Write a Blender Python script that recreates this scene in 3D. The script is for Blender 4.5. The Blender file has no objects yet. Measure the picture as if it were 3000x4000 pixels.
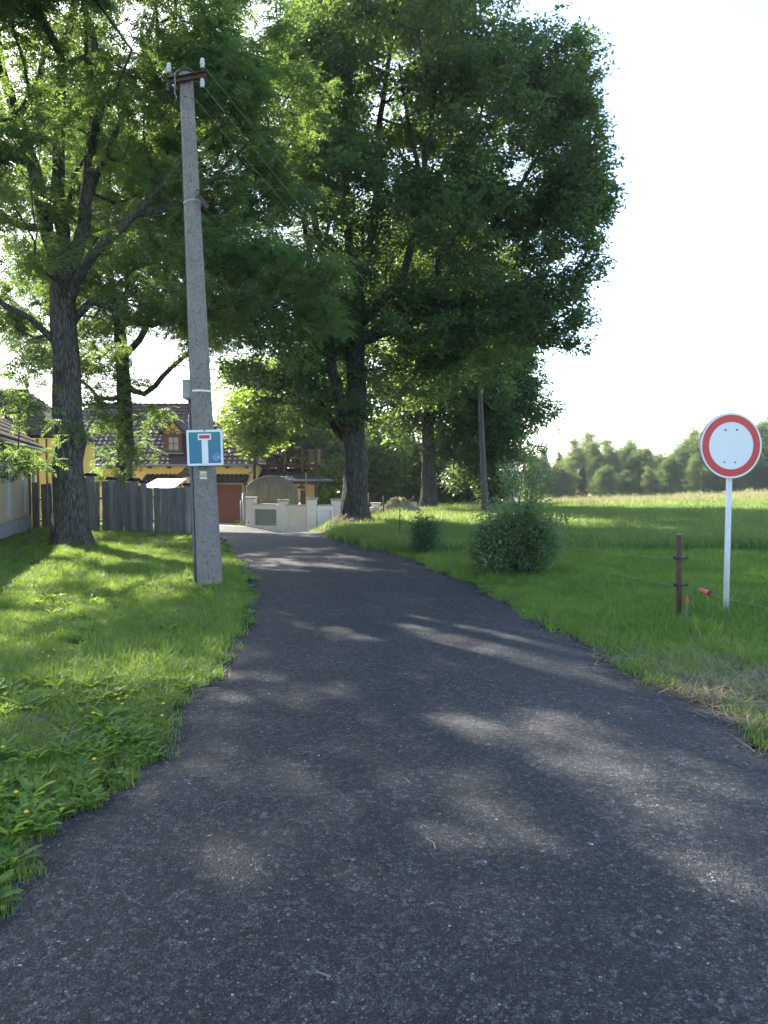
import bpy, math, random
import numpy as np
from mathutils import Vector, Matrix, Euler

# ------------------------------------------------------------------ camera, sky, sun, exposure
S = bpy.context.scene
COL = S.collection
PITCH = math.radians(2.52)
CAMZ = 1.5
cam = bpy.data.cameras.new('camera')
cam.sensor_fit = 'VERTICAL'; cam.sensor_height = 32.0; cam.sensor_width = 24.0
cam.lens = 24.0
cam.clip_start = 0.05; cam.clip_end = 3000
camo = bpy.data.objects.new('camera', cam)
camo.location = (0, 0, CAMZ)
camo.rotation_euler = (math.radians(90) - PITCH, 0, 0)
COL.objects.link(camo); S.camera = camo

SUN_AZ = math.radians(-38)      # from +Y, negative = to the left
SUN_EL = math.radians(33)
world = bpy.data.worlds.new('World'); S.world = world; world.use_nodes = True
wn = world.node_tree; wn.nodes.clear()
sky = wn.nodes.new('ShaderNodeTexSky'); sky.sky_type = 'NISHITA'; sky.sun_disc = False
sky.sun_elevation = SUN_EL; sky.sun_rotation = SUN_AZ
sky.air_density = 1.0; sky.dust_density = 1.5; sky.ozone_density = 1.0; sky.altitude = 400
bg = wn.nodes.new('ShaderNodeBackground'); bg.inputs['Strength'].default_value = 0.135
wo = wn.nodes.new('ShaderNodeOutputWorld')
wn.links.new(sky.outputs[0], bg.inputs[0]); wn.links.new(bg.outputs[0], wo.inputs[0])
sd = bpy.data.lights.new('sun', 'SUN'); sd.energy = 5.0; sd.angle = math.radians(0.53)
sd.color = (1.0, 0.93, 0.82)
so = bpy.data.objects.new('sun', sd)
sundir = Vector((math.sin(SUN_AZ)*math.cos(SUN_EL), math.cos(SUN_AZ)*math.cos(SUN_EL), math.sin(SUN_EL)))
so.rotation_euler = sundir.to_track_quat('Z', 'Y').to_euler(); so.location = (-20, 30, 30)
COL.objects.link(so)
S.view_settings.view_transform = 'Standard'; S.view_settings.look = 'None'
S.view_settings.gamma = 1; S.view_settings.use_curve_mapping = False
S.view_settings.exposure = 2.05
cy = S.cycles
cy.max_bounces = 6; cy.diffuse_bounces = 4; cy.glossy_bounces = 2; cy.transmission_bounces = 4
cy.transparent_max_bounces = 6; cy.volume_bounces = 0
cy.use_denoising = True; cy.denoising_prefilter = 'ACCURATE'; cy.sample_clamp_indirect = 2.0
cy.caustics_reflective = False; cy.caustics_refractive = False

random.seed(7)
rng = np.random.default_rng(11)

# ------------------------------------------------------------------ helpers
CP, SP = math.cos(PITCH), math.sin(PITCH)
def ray(px, py):
    u = (px-1500)/3000.0; v = (2000-py)/3000.0
    return Vector((u, CP + v*SP, -SP + v*CP))
def at(px, py, Y):
    """world point seen at photo pixel (px,py) at distance Y along the ground"""
    r = ray(px, py); k = Y/r.y
    return Vector((r.x*k, Y, CAMZ + r.z*k))

def sstep(a, b, x):
    t = np.clip((x-a)/(b-a), 0, 1); return t*t*(3-2*t)
def vnoise(x, y, s=0):
    return (np.sin(x*1.7+y*0.9+s)*0.5+np.sin(x*0.6-y*1.3+2.1*s+1)*0.6+np.sin(x*2.9+y*2.3+s*3+2)*0.25+np.sin(-x*1.1+y*3.1+s)*0.25)/1.6
def ground(x, y):
    x = np.asarray(x, float); y = np.asarray(y, float)
    sl = 0.045 + 0.027*sstep(-6.2, -3.6, x)
    L = -0.01*np.clip(y-13, 0, 9) - sl*np.clip(y-22, 0, 20) - 0.005*np.clip(y-42, 0, 60)
    yy = np.clip(y-18, 0, 75)
    R = -0.00045*yy**2 + 0.03*np.clip(x-8, 0, 60)*np.clip(y-20, 0, 80)/45.0
    w = sstep(-3.4, 0.4, x)*sstep(14, 22, y) 
    g = L*(1-w) + R*w
    g = np.where(y > 14, g, L)
    return g
ROAD_L = [(0,3544),(181,3345),(389,3119),(578,2947),(678,2838),(850,2603),(940,2477),(976,2386),(985,2278),(930,2197),(890,2133),(866,2100)]
ROAD_R = [(3000,2911),(2821,2802),(2531,2658),(2260,2513),(1989,2368),(1808,2278),(1627,2197),(1447,2133),(1320,2106)]
def flat(px, py):
    # hit with the gentle ground in front of Y=22
    r = ray(px, py); k = CAMZ/-r.z
    for _ in range(6):
        z = float(ground(r.x*k, r.y*k)); k = (CAMZ - z)/-r.z
    return (r.x*k, r.y*k)
LP = [flat(*p) for p in ROAD_L]; RP = [flat(*p) for p in ROAD_R]
LPy = [-6, 1.0] + [p[1] for p in LP] + [27, 32, 36.5, 41.9]
LPx = [-1.35, -1.33] + [p[0] for p in LP] + [-7.3, -9.7, -10.9, -10.9]
RPy = [-6, 1.0] + [p[1] for p in RP] + [27, 30, 33.4, 36.5, 41.9]
RPx = [2.9, 2.7] + [p[0] for p in RP] + [-2.9, -3.9, -6.2, -7.6, -7.4]
def road_edges(y):
    return np.interp(y, LPy, LPx), np.interp(y, RPy, RPx)
def edge_noise(y, s):
    return 0.04*np.sin(y*9.1+s)*(0.6+0.6*np.sin(y*2.3+s))+0.035*np.sin(y*21.7+s*2)*(0.7+0.7*np.sin(y*5.1))+0.022*np.sin(y*51+s*3)+0.014*np.sin(y*97+s)+0.06*np.sin(y*3.3+s)
def on_road(x, y, m=0.0):
    l, r = road_edges(y)
    l = l+edge_noise(y, 1.0); r = r+edge_noise(y, 4.0)
    return (x > l-m) & (x < r+m)

def wloc(o):
    v = Vector((0, 0, 0))
    while o is not None:
        v = v + o.location; o = o.parent
    return v
def tag(o, label=None, cat=None, group=None, kind=None):
    if label: o['label'] = label
    if cat: o['category'] = cat
    if group: o['group'] = group
    if kind: o['kind'] = kind
    return o
def thing(name, loc, label, cat, group=None):
    o = bpy.data.objects.new(name, None); o.location = loc; o.empty_display_size = 0.2
    COL.objects.link(o); return tag(o, label, cat, group)
def link(name, me, parent=None, kind=None):
    o = bpy.data.objects.new(name, me); COL.objects.link(o)
    if parent is not None: o.parent = parent
    if kind: o['kind'] = kind
    return o
def copy_tree(o, parent=None):
    c = o.copy(); COL.objects.link(c)
    if parent is not None: c.parent = parent
    for ch in [k for k in o.children]: copy_tree(ch, c)
    return c

class MB:
    def __init__(s): s.v = []; s.f = []; s.m = []; s.mi = 0
    def add(s, vs, fs):
        n = len(s.v); s.v += [tuple(v) for v in vs]; s.f += [tuple(i+n for i in f) for f in fs]; s.m += [s.mi]*len(fs); return s
    def box(s, c, d, M=None):
        c = Vector(c); hx, hy, hz = d[0]/2, d[1]/2, d[2]/2
        vs = [Vector((x, y, z)) for x in (-hx, hx) for y in (-hy, hy) for z in (-hz, hz)]
        if M is not None: vs = [M @ v for v in vs]
        return s.add([c+v for v in vs], [(0,1,3,2),(4,6,7,5),(0,4,5,1),(2,3,7,6),(0,2,6,4),(1,5,7,3)])
    def bar(s, a, b, w, h, up=(0,0,1)):
        a = Vector(a); b = Vector(b); d = b-a; L = d.length; d.normalize()
        u = Vector(up); sx = d.cross(u)
        if sx.length < 1e-4: sx = d.cross(Vector((1, 0, 0)))
        sx.normalize(); sz = sx.cross(d)
        M = Matrix((sx, d, sz)).transposed()
        return s.box((a+b)/2, (w, L, h), M)
    def tube(s, pts, rad, n=8, cap=True, jit=0.0):
        pts = [Vector(p) for p in pts]
        if not hasattr(rad, '__len__'): rad = [rad]*len(pts)
        base = len(s.v); prev = None; fs = []
        for i, p in enumerate(pts):
            d = (pts[min(i+1, len(pts)-1)] - pts[max(i-1, 0)]).normalized()
            if prev is None:
                a = d.cross(Vector((0.3, 0.9, 0.1)));
                if a.length < 0.1: a = d.cross(Vector((1, 0, 0)))
            else: a = prev - d*prev.dot(d)
            a.normalize(); prev = a; b = d.cross(a)
            for k in range(n):
                t = 2*math.pi*k/n; r = rad[i]*(1+jit*math.sin(k*2.3+i*1.7))
                s.v.append(tuple(p + a*(math.cos(t)*r) + b*(math.sin(t)*r)))
        for i in range(len(pts)-1):
            for k in range(n):
                k2 = (k+1) % n
                fs.append((base+i*n+k, base+i*n+k2, base+(i+1)*n+k2, base+(i+1)*n+k))
        if cap:
            fs.append(tuple(base+k for k in range(n))[::-1]); q = base+(len(pts)-1)*n
            fs.append(tuple(q+k for k in range(n)))
        s.f += fs; s.m += [s.mi]*len(fs); return s
    def lathe(s, c, prof, n=16, axis=(0,0,1)):
        q = Vector((0,0,1)).rotation_difference(Vector(axis).normalized()); c = Vector(c)
        base = len(s.v); fs = []
        for (r, z) in prof:
            for k in range(n):
                t = 2*math.pi*k/n; s.v.append(tuple(c + q @ Vector((r*math.cos(t), r*math.sin(t), z))))
        for i in range(len(prof)-1):
            for k in range(n):
                k2 = (k+1) % n; fs.append((base+i*n+k, base+i*n+k2, base+(i+1)*n+k2, base+(i+1)*n+k))
        fs.append(tuple(base+k for k in range(n))[::-1]); q2 = base+(len(prof)-1)*n; fs.append(tuple(q2+k for k in range(n)))
        s.f += fs; s.m += [s.mi]*len(fs); return s
    def build(s, name, mat, parent=None, smooth=False, bevel=0, kind=None, world=True, label=None):
        off = wloc(parent) if (parent is not None and world) else Vector((0,0,0))
        me = bpy.data.meshes.new(name)
        me.from_pydata([(v[0]-off.x, v[1]-off.y, v[2]-off.z) for v in s.v], [], s.f)
        for m in (mat if isinstance(mat, (list, tuple)) else [mat]): me.materials.append(m)
        me.polygons.foreach_set('material_index', s.m)
        if smooth: me.polygons.foreach_set('use_smooth', [True]*len(s.f))
        me.update()
        o = link(name, me, parent, kind)
        if label: o['label'] = label
        if bevel:
            b = o.modifiers.new('bevel', 'BEVEL'); b.width = bevel; b.segments = 2; b.limit_method = 'ANGLE'
        return o
def single(o_builder, name, mat, label, cat, group=None, **k):
    """a thing that is one mesh, with its origin at the centre of its base"""
    vs = o_builder.v; xs = [v[0] for v in vs]; ys = [v[1] for v in vs]; zs = [v[2] for v in vs]
    c = ((min(xs)+max(xs))/2, (min(ys)+max(ys))/2, min(zs))
    o_builder.v = [(v[0]-c[0], v[1]-c[1], v[2]-c[2]) for v in vs]
    o = o_builder.build(name, mat, None, **k); o.location = c
    return tag(o, label, cat, group)

# ------------------------------------------------------------------ materials
def new_mat(name):
    m = bpy.data.materials.new(name); m.use_nodes = True; nt = m.node_tree
    b = nt.nodes['Principled BSDF']; return m, nt, b
def N(nt, t, **k):
    n = nt.nodes.new(t)
    for a, v in k.items():
        if a.startswith('i_'): n.inputs[a[2:].replace('_', ' ')].default_value = v
        else: setattr(n, a, v)
    return n
def coords(nt, scale=(1,1,1), kind='Object'):
    tc = N(nt, 'ShaderNodeTexCoord'); mp = N(nt, 'ShaderNodeMapping'); mp.inputs['Scale'].default_value = scale
    nt.links.new(tc.outputs[kind], mp.inputs[0]); return mp.outputs[0]
def ramp(nt, src, stops):
    r = N(nt, 'ShaderNodeValToRGB'); e = r.color_ramp.elements
    while len(e) < len(stops): e.new(0.5)
    for i, (p, c) in enumerate(stops): e[i].position = p; e[i].color = (*c, 1) if len(c) == 3 else c
    nt.links.new(src, r.inputs[0]); return r.outputs[0]
def mixc(nt, a, b, f, mode='MIX'):
    m = N(nt, 'ShaderNodeMix', data_type='RGBA', blend_type=mode)
    for i, v in ((6, a), (7, b), (0, f)):
        if isinstance(v, (int, float)): m.inputs[i].default_value = v
        elif isinstance(v, tuple): m.inputs[i].default_value = (*v, 1) if len(v) == 3 else v
        else: nt.links.new(v, m.inputs[i])
    return m.outputs[2]
def noise(nt, co, scale, detail=4, rough=0.6):
    n = N(nt, 'ShaderNodeTexNoise'); n.inputs['Scale'].default_value = scale; n.inputs['Detail'].default_value = detail
    n.inputs['Roughness'].default_value = rough; nt.links.new(co, n.inputs['Vector']); return n.outputs[0]
def bump(nt, b, h, strength, dist=0.01):
    bp = N(nt, 'ShaderNodeBump'); bp.inputs['Strength'].default_value = strength; bp.inputs['Distance'].default_value = dist
    nt.links.new(h, bp.inputs['Height']); nt.links.new(bp.outputs[0], b.inputs['Normal'])

def simple(name, c1, c2=None, scale=8, stretch=(1,1,1), rough=0.7, bumps=0.2, bscale=None, metal=0, spec=0.5, kind='Object', bdist=0.01):
    m, nt, b = new_mat(name); co = coords(nt, stretch, kind)
    if c2 is None: c2 = tuple(v*0.75 for v in c1)
    n1 = noise(nt, co, scale, 6, 0.65)
    col = ramp(nt, n1, [(0.3, c2), (0.7, c1)])
    nt.links.new(col, b.inputs['Base Color'])
    b.inputs['Roughness'].default_value = rough; b.inputs['Metallic'].default_value = metal
    b.inputs['Specular IOR Level'].default_value = spec
    if bumps: bump(nt, b, noise(nt, co, bscale or scale*4, 5, 0.7), bumps, bdist)
    return m

def leaf_mat(name, dark, light, trans, tw=0.45, rough=0.45):
    m, nt, b = new_mat(name)
    oi = N(nt, 'ShaderNodeObjectInfo')
    geo = N(nt, 'ShaderNodeNewGeometry')
    nz = noise(nt, geo.outputs['Position'], 1.1, 4)
    a = N(nt, 'ShaderNodeMath', operation='ADD'); nt.links.new(oi.outputs['Random'], a.inputs[0]); nt.links.new(nz, a.inputs[1])
    h = N(nt, 'ShaderNodeMath', operation='MULTIPLY'); nt.links.new(a.outputs[0], h.inputs[0]); h.inputs[1].default_value = 0.5
    col = ramp(nt, h.outputs[0], [(0.3, dark), (0.72, light)])
    nt.links.new(col, b.inputs['Base Color']); b.inputs['Roughness'].default_value = rough
    b.inputs['Specular IOR Level'].default_value = 0.35
    tcol = ramp(nt, h.outputs[0], [(0.25, tuple(v*0.75 for v in trans)), (0.75, trans)])
    tr = N(nt, 'ShaderNodeBsdfTranslucent'); nt.links.new(tcol, tr.inputs['Color'])
    mx = N(nt, 'ShaderNodeMixShader'); mx.inputs[0].default_value = tw
    nt.links.new(b.outputs[0], mx.inputs[1]); nt.links.new(tr.outputs[0], mx.inputs[2])
    nt.links.new(mx.outputs[0], nt.nodes['Material Output'].inputs['Surface'])
    return m

M = {}
M['ash_leaf'] = leaf_mat('ash_leaf', (0.036,0.084,0.042), (0.08,0.14,0.058), (0.30,0.45,0.09), 0.46)
M['oak_leaf'] = leaf_mat('oak_leaf', (0.024,0.056,0.036), (0.05,0.095,0.047), (0.25,0.38,0.07), 0.42)
M['maple_leaf'] = leaf_mat('maple_leaf', (0.045,0.10,0.028), (0.10,0.19,0.045), (0.34,0.46,0.05), 0.5)
M['far_leaf'] = leaf_mat('far_leaf', (0.035,0.08,0.035), (0.10,0.16,0.055), (0.28,0.40,0.08), 0.35, 0.6)
M['birch_leaf'] = leaf_mat('birch_leaf', (0.08,0.13,0.05), (0.17,0.22,0.08), (0.40,0.48,0.12), 0.4, 0.6)
M['needle'] = leaf_mat('needle', (0.035,0.065,0.04), (0.06,0.10,0.055), (0.08,0.12,0.05), 0.2, 0.6)
M['willow_leaf'] = leaf_mat('willow_leaf', (0.075,0.13,0.06), (0.16,0.23,0.11), (0.34,0.46,0.14), 0.45)
M['spruce_leaf'] = leaf_mat('sapling_leaf', (0.04,0.095,0.045), (0.08,0.15,0.065), (0.2,0.33,0.08), 0.4)
M['grass'] = leaf_mat('grass_blade', (0.035,0.11,0.028), (0.15,0.23,0.045), (0.38,0.56,0.06), 0.48, 0.5)
M['field_grass'] = leaf_mat('field_grass', (0.05,0.12,0.035), (0.17,0.23,0.07), (0.38,0.50,0.10), 0.45, 0.6)
M['pale_grass'] = leaf_mat('pale_grass', (0.20,0.19,0.08), (0.36,0.31,0.15), (0.45,0.42,0.18), 0.4, 0.8)
M['weed'] = leaf_mat('weed_leaf', (0.05,0.13,0.03), (0.13,0.22,0.045), (0.40,0.56,0.05), 0.48, 0.55)
M['dry'] = leaf_mat('dry_grass', (0.16,0.14,0.085), (0.38,0.34,0.22), (0.3,0.27,0.15), 0.25, 0.9)
M['yellow_petal'] = simple('yellow_petal', (0.85,0.55,0.02), (0.8,0.4,0.01), 40, bumps=0)
M['seed_fluff'] = simple('seed_fluff', (0.6,0.58,0.52), (0.45,0.42,0.38), 60, bumps=0)

def bark(name, c1, c2, vs=9, str_=0.9):
    m, nt, b = new_mat(name); co = coords(nt, (1,1,0.16))
    v = N(nt, 'ShaderNodeTexVoronoi'); v.feature = 'DISTANCE_TO_EDGE'; v.inputs['Scale'].default_value = vs*2.2
    nz = noise(nt, co, vs*1.2, 6, 0.7)
    wv = N(nt, 'ShaderNodeVectorMath', operation='ADD')
    nt.links.new(co, wv.inputs[0]); nc = N(nt, 'ShaderNodeTexNoise'); nc.inputs['Scale'].default_value = vs; nt.links.new(co, nc.inputs['Vector'])
    sc = N(nt, 'ShaderNodeVectorMath', operation='SCALE'); sc.inputs['Scale'].default_value = 0.09; nt.links.new(nc.outputs[1], sc.inputs[0])
    nt.links.new(sc.outputs[0], wv.inputs[1]); nt.links.new(wv.outputs[0], v.inputs['Vector'])
    mu = N(nt, 'ShaderNodeMath', operation='MULTIPLY_ADD'); nt.links.new(v.outputs[0], mu.inputs[0]); mu.inputs[1].default_value = 1.6
    nt.links.new(nz, mu.inputs[2])
    col = ramp(nt, mu.outputs[0], [(0.35, tuple(x*0.35 for x in c2)), (0.6, c2), (0.95, c1)])
    co2 = coords(nt, (1,1,1)); mossn = noise(nt, co2, 1.3, 4)
    mf = ramp(nt, mossn, [(0.5, (0,0,0)), (0.75, (0.5,0.5,0.5))])
    col = mixc(nt, col, (0.055,0.07,0.035), mf)
    nt.links.new(col, b.inputs['Base Color']); b.inputs['Roughness'].default_value = 0.92
    b.inputs['Specular IOR Level'].default_value = 0.2
    bump(nt, b, mu.outputs[0], str_, 0.03); return m
M['bark_ash'] = bark('bark_ash', (0.15,0.13,0.115), (0.062,0.055,0.05), 10, 1.0)
M['bark_oak'] = bark('bark_oak', (0.09,0.077,0.067), (0.038,0.033,0.03), 7, 1.0)
M['bark_dark'] = simple('bark_branch', (0.07,0.06,0.05), (0.035,0.03,0.027), 6, (1,1,0.4), 0.9, 0.5)
M['bark_birch'] = simple('bark_birch', (0.5,0.48,0.44), (0.15,0.14,0.13), 3, (1,1,3), 0.8, 0.2)

def concrete_mat(name, c1, c2):
    m, nt, b = new_mat(name); co = coords(nt)
    n1 = noise(nt, co, 5, 5, 0.7); base = ramp(nt, n1, [(0.3, c2), (0.7, c1)])
    v = N(nt, 'ShaderNodeTexVoronoi'); v.inputs['Scale'].default_value = 55; nt.links.new(co, v.inputs['Vector'])
    sp = ramp(nt, v.outputs['Distance'], [(0.0, (0.0,0.0,0.0)), (0.25, (0.9,0.9,0.9)), (0.45, (1,1,1))])
    pits = noise(nt, co, 38, 3, 0.5); pf = ramp(nt, pits, [(0.34, (0.35,0.35,0.35)), (0.44, (1,1,1))])
    col = mixc(nt, base, pf, 0.8, 'MULTIPLY')
    v2 = N(nt, 'ShaderNodeTexVoronoi'); v2.inputs['Scale'].default_value = 90; nt.links.new(co, v2.inputs['Vector'])
    gr = N(nt, 'ShaderNodeSeparateColor'); nt.links.new(v2.outputs['Color'], gr.inputs[0])
    lf = ramp(nt, gr.outputs[0], [(0.93, (0,0,0)), (0.99, (0.7,0.7,0.7))])
    col = mixc(nt, col, (0.30,0.28,0.26), lf)
    nt.links.new(col, b.inputs['Base Color']); b.inputs['Roughness'].default_value = 0.95; b.inputs['Specular IOR Level'].default_value = 0.2
    bump(nt, b, noise(nt, co, 60, 4, 0.7), 0.7, 0.01); return m
M['pole_concrete'] = concrete_mat('pole_concrete', (0.27,0.24,0.22), (0.19,0.17,0.155))
M['white_paint'] = simple('white_paint', (0.78,0.78,0.76), (0.66,0.66,0.65), 12, rough=0.45, bumps=0.1)
M['post_paint'] = simple('post_paint', (0.74,0.76,0.78), (0.55,0.57,0.58), 25, (1,1,0.3), 0.55, 0.3)
M['sign_white'] = simple('sign_white', (0.76,0.77,0.78), (0.70,0.71,0.73), 3, rough=0.35, bumps=0)
M['sign_red'] = simple('sign_red', (0.60,0.025,0.035), (0.52,0.02,0.03), 4, rough=0.35, bumps=0)
M['sign_edge'] = simple('sign_edge', (0.45,0.46,0.48), None, 10, rough=0.4, metal=0.6, bumps=0)
def blue_sign():
    m, nt, b = new_mat('sign_blue_faded'); co = coords(nt)
    sx = N(nt, 'ShaderNodeSeparateXYZ'); nt.links.new(co, sx.inputs[0])
    n1 = noise(nt, co, 3.2, 3); a = N(nt, 'ShaderNodeMath', operation='ADD'); nt.links.new(sx.outputs[2], a.inputs[0]); nt.links.new(n1, a.inputs[1])
    col = ramp(nt, a.outputs[0], [(0.30, (0.015,0.14,0.29)), (0.70, (0.02,0.19,0.21))])
    n2 = noise(nt, coords(nt), 38, 6, 0.9)
    # worn sticker scar in the lower right corner
    d = N(nt, 'ShaderNodeVectorMath', operation='DISTANCE'); nt.links.new(co, d.inputs[0]); d.inputs[1].default_value = (0.155, 0, -0.125)
    f = ramp(nt, d.outputs['Value'], [(0.02, (1,1,1)), (0.07, (0,0,0))])
    f2 = ramp(nt, n2, [(0.47, (0,0,0)), (0.56, (1,1,1))]); f3 = mixc(nt, f, f2, 1.0, 'MULTIPLY')
    col = mixc(nt, col, (0.55,0.48,0.52), f3)
    nt.links.new(col, b.inputs['Base Color']); b.inputs['Roughness'].default_value = 0.4; return m
M['sign_blue'] = blue_sign()
M['rust'] = simple('rusty_steel', (0.10,0.045,0.035), (0.05,0.03,0.028), 14, rough=0.8, bumps=0.4)
M['galv'] = simple('galvanised', (0.33,0.35,0.37), (0.22,0.24,0.26), 10, rough=0.5, metal=0.5, bumps=0.1)
M['conduit'] = simple('conduit_plastic', (0.12,0.135,0.15), (0.08,0.09,0.105), 6, rough=0.5, bumps=0.1)
M['black'] = simple('black_plastic', (0.015,0.015,0.016), None, 10, rough=0.5, bumps=0)
M['porcelain'] = simple('porcelain', (0.6,0.6,0.58), (0.5,0.5,0.48), 10, rough=0.15, bumps=0)
M['insul_dark'] = simple('porcelain_dark', (0.02,0.022,0.03), None, 10, rough=0.2, bumps=0)
M['box_grey'] = simple('box_grey', (0.34,0.35,0.33), (0.20,0.22,0.19), 9, rough=0.7, bumps=0.3)
M['moss'] = simple('moss', (0.07,0.055,0.03), (0.03,0.04,0.018), 20, rough=1, bumps=1.0)
M['wood_grey'] = simple('weathered_board', (0.26,0.245,0.23), (0.11,0.105,0.10), 5, (1.6,1.6,0.25), 0.9, 0.7, 30)
M['wood_pole'] = simple('wood_pole', (0.115,0.10,0.095), (0.06,0.052,0.05), 6, (3,3,0.15), 0.9, 0.6)
M['wood_brown'] = simple('stained_wood', (0.10,0.035,0.02), (0.06,0.022,0.014), 5, (1,1,4), 0.6, 0.2)
M['wood_light'] = simple('new_wood', (0.42,0.26,0.16), (0.30,0.17,0.10), 6, (1,1,3), 0.7, 0.2)
M['plank'] = simple('round_rail_board', (0.23,0.20,0.15), (0.12,0.105,0.08), 4, (3,3,0.3), 0.85, 0.5)
M['yellow_wall'] = simple('yellow_render', (0.84,0.60,0.26), (0.78,0.54,0.22), 3, rough=0.95, bumps=0.2, bscale=60)
M['cream_wall'] = simple('cream_render', (0.50,0.40,0.29), (0.44,0.35,0.25), 1.5, rough=0.95, bumps=0.25, bscale=50)
M['pale_trim'] = simple('pale_trim', (0.50,0.53,0.53), (0.42,0.46,0.47), 3, rough=0.9, bumps=0.2)
M['plinth'] = simple('plinth_grey', (0.30,0.33,0.34), (0.20,0.22,0.23), 4, rough=0.95, bumps=0.4)
M['pink_wall'] = simple('pink_render', (0.86,0.73,0.68), (0.78,0.66,0.61), 2.2, rough=0.95, bumps=0.3, bscale=40)
M['green_grey'] = simple('bare_render', (0.27,0.27,0.235), (0.22,0.225,0.20), 3, rough=0.95, bumps=0.3, bscale=40)
M['coping'] = simple('coping', (0.40,0.36,0.33), (0.30,0.28,0.26), 6, rough=0.9, bumps=0.3)
M['roof_tile'] = simple('roof_tile_brown', (0.085,0.052,0.055), (0.055,0.036,0.040), 2.5, rough=0.8, bumps=0.2, bscale=30, spec=0.2)
M['roof_dark'] = simple('roof_tile_dark', (0.04,0.028,0.027), (0.025,0.018,0.018), 3, rough=0.75, spec=0.25, bumps=0.2)
M['roof_old'] = simple('roof_tile_old', (0.22,0.17,0.14), (0.10,0.08,0.07), 7, rough=0.85, bumps=0.4)
M['garage'] = simple('garage_door', (0.20,0.055,0.035), (0.15,0.04,0.026), 5, (1,1,5), 0.5, 0.15)
M['cream_frame'] = simple('cream_frame', (0.58,0.48,0.42), None, 5, rough=0.8, bumps=0.1)
M['dirt_pile'] = simple('dry_earth', (0.30,0.225,0.12), (0.15,0.14,0.06), 3, rough=1, bumps=1.0, bscale=20, bdist=0.05)
M['root_earth'] = simple('root_earth', (0.12,0.085,0.055), (0.05,0.042,0.025), 5, rough=1, bumps=1.2, bscale=16, bdist=0.05)
M['pink_tube'] = simple('pink_plastic', (0.62,0.10,0.11), (0.5,0.07,0.08), 30, rough=0.5, bumps=0.1)
M['stake'] = simple('stake_wood', (0.20,0.185,0.17), (0.13,0.12,0.11), 20, (1,1,0.2), 0.9, 0.3)
M['stake_red'] = simple('stake_red', (0.60,0.11,0.09), None, 20, rough=0.7, bumps=0.1)
M['wire'] = simple('wire', (0.20,0.22,0.20), None, 20, rough=0.5, metal=0.4, bumps=0)
M['polywire'] = simple('polywire', (0.35,0.42,0.32), None, 20, rough=0.6, bumps=0)
M['white_sheet'] = simple('white_sheet', (0.8,0.8,0.8), None, 2, rough=0.5, bumps=0)
M['yellow_panel'] = simple('yellow_panel', (0.80,0.64,0.20), (0.74,0.58,0.16), 2, rough=0.8, bumps=0.1)
M['mark_yellow'] = simple('mark_yellow', (0.72,0.50,0.08), (0.6,0.42,0.08), 40, rough=0.7, bumps=0.1)
M['mark_white'] = simple('mark_white', (0.72,0.73,0.72), (0.55,0.56,0.55), 40, rough=0.7, bumps=0.1)
gm, nt, b = new_mat('window_glass'); b.inputs['Base Color'].default_value = (0.05,0.06,0.06,1); b.inputs['Roughness'].default_value = 0.03
b.inputs['Specular IOR Level'].default_value = 1.0; b.inputs['Metallic'].default_value = 0.6; M['glass'] = gm
b.inputs['Base Color'].default_value = (0.5,0.52,0.5,1)

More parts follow.
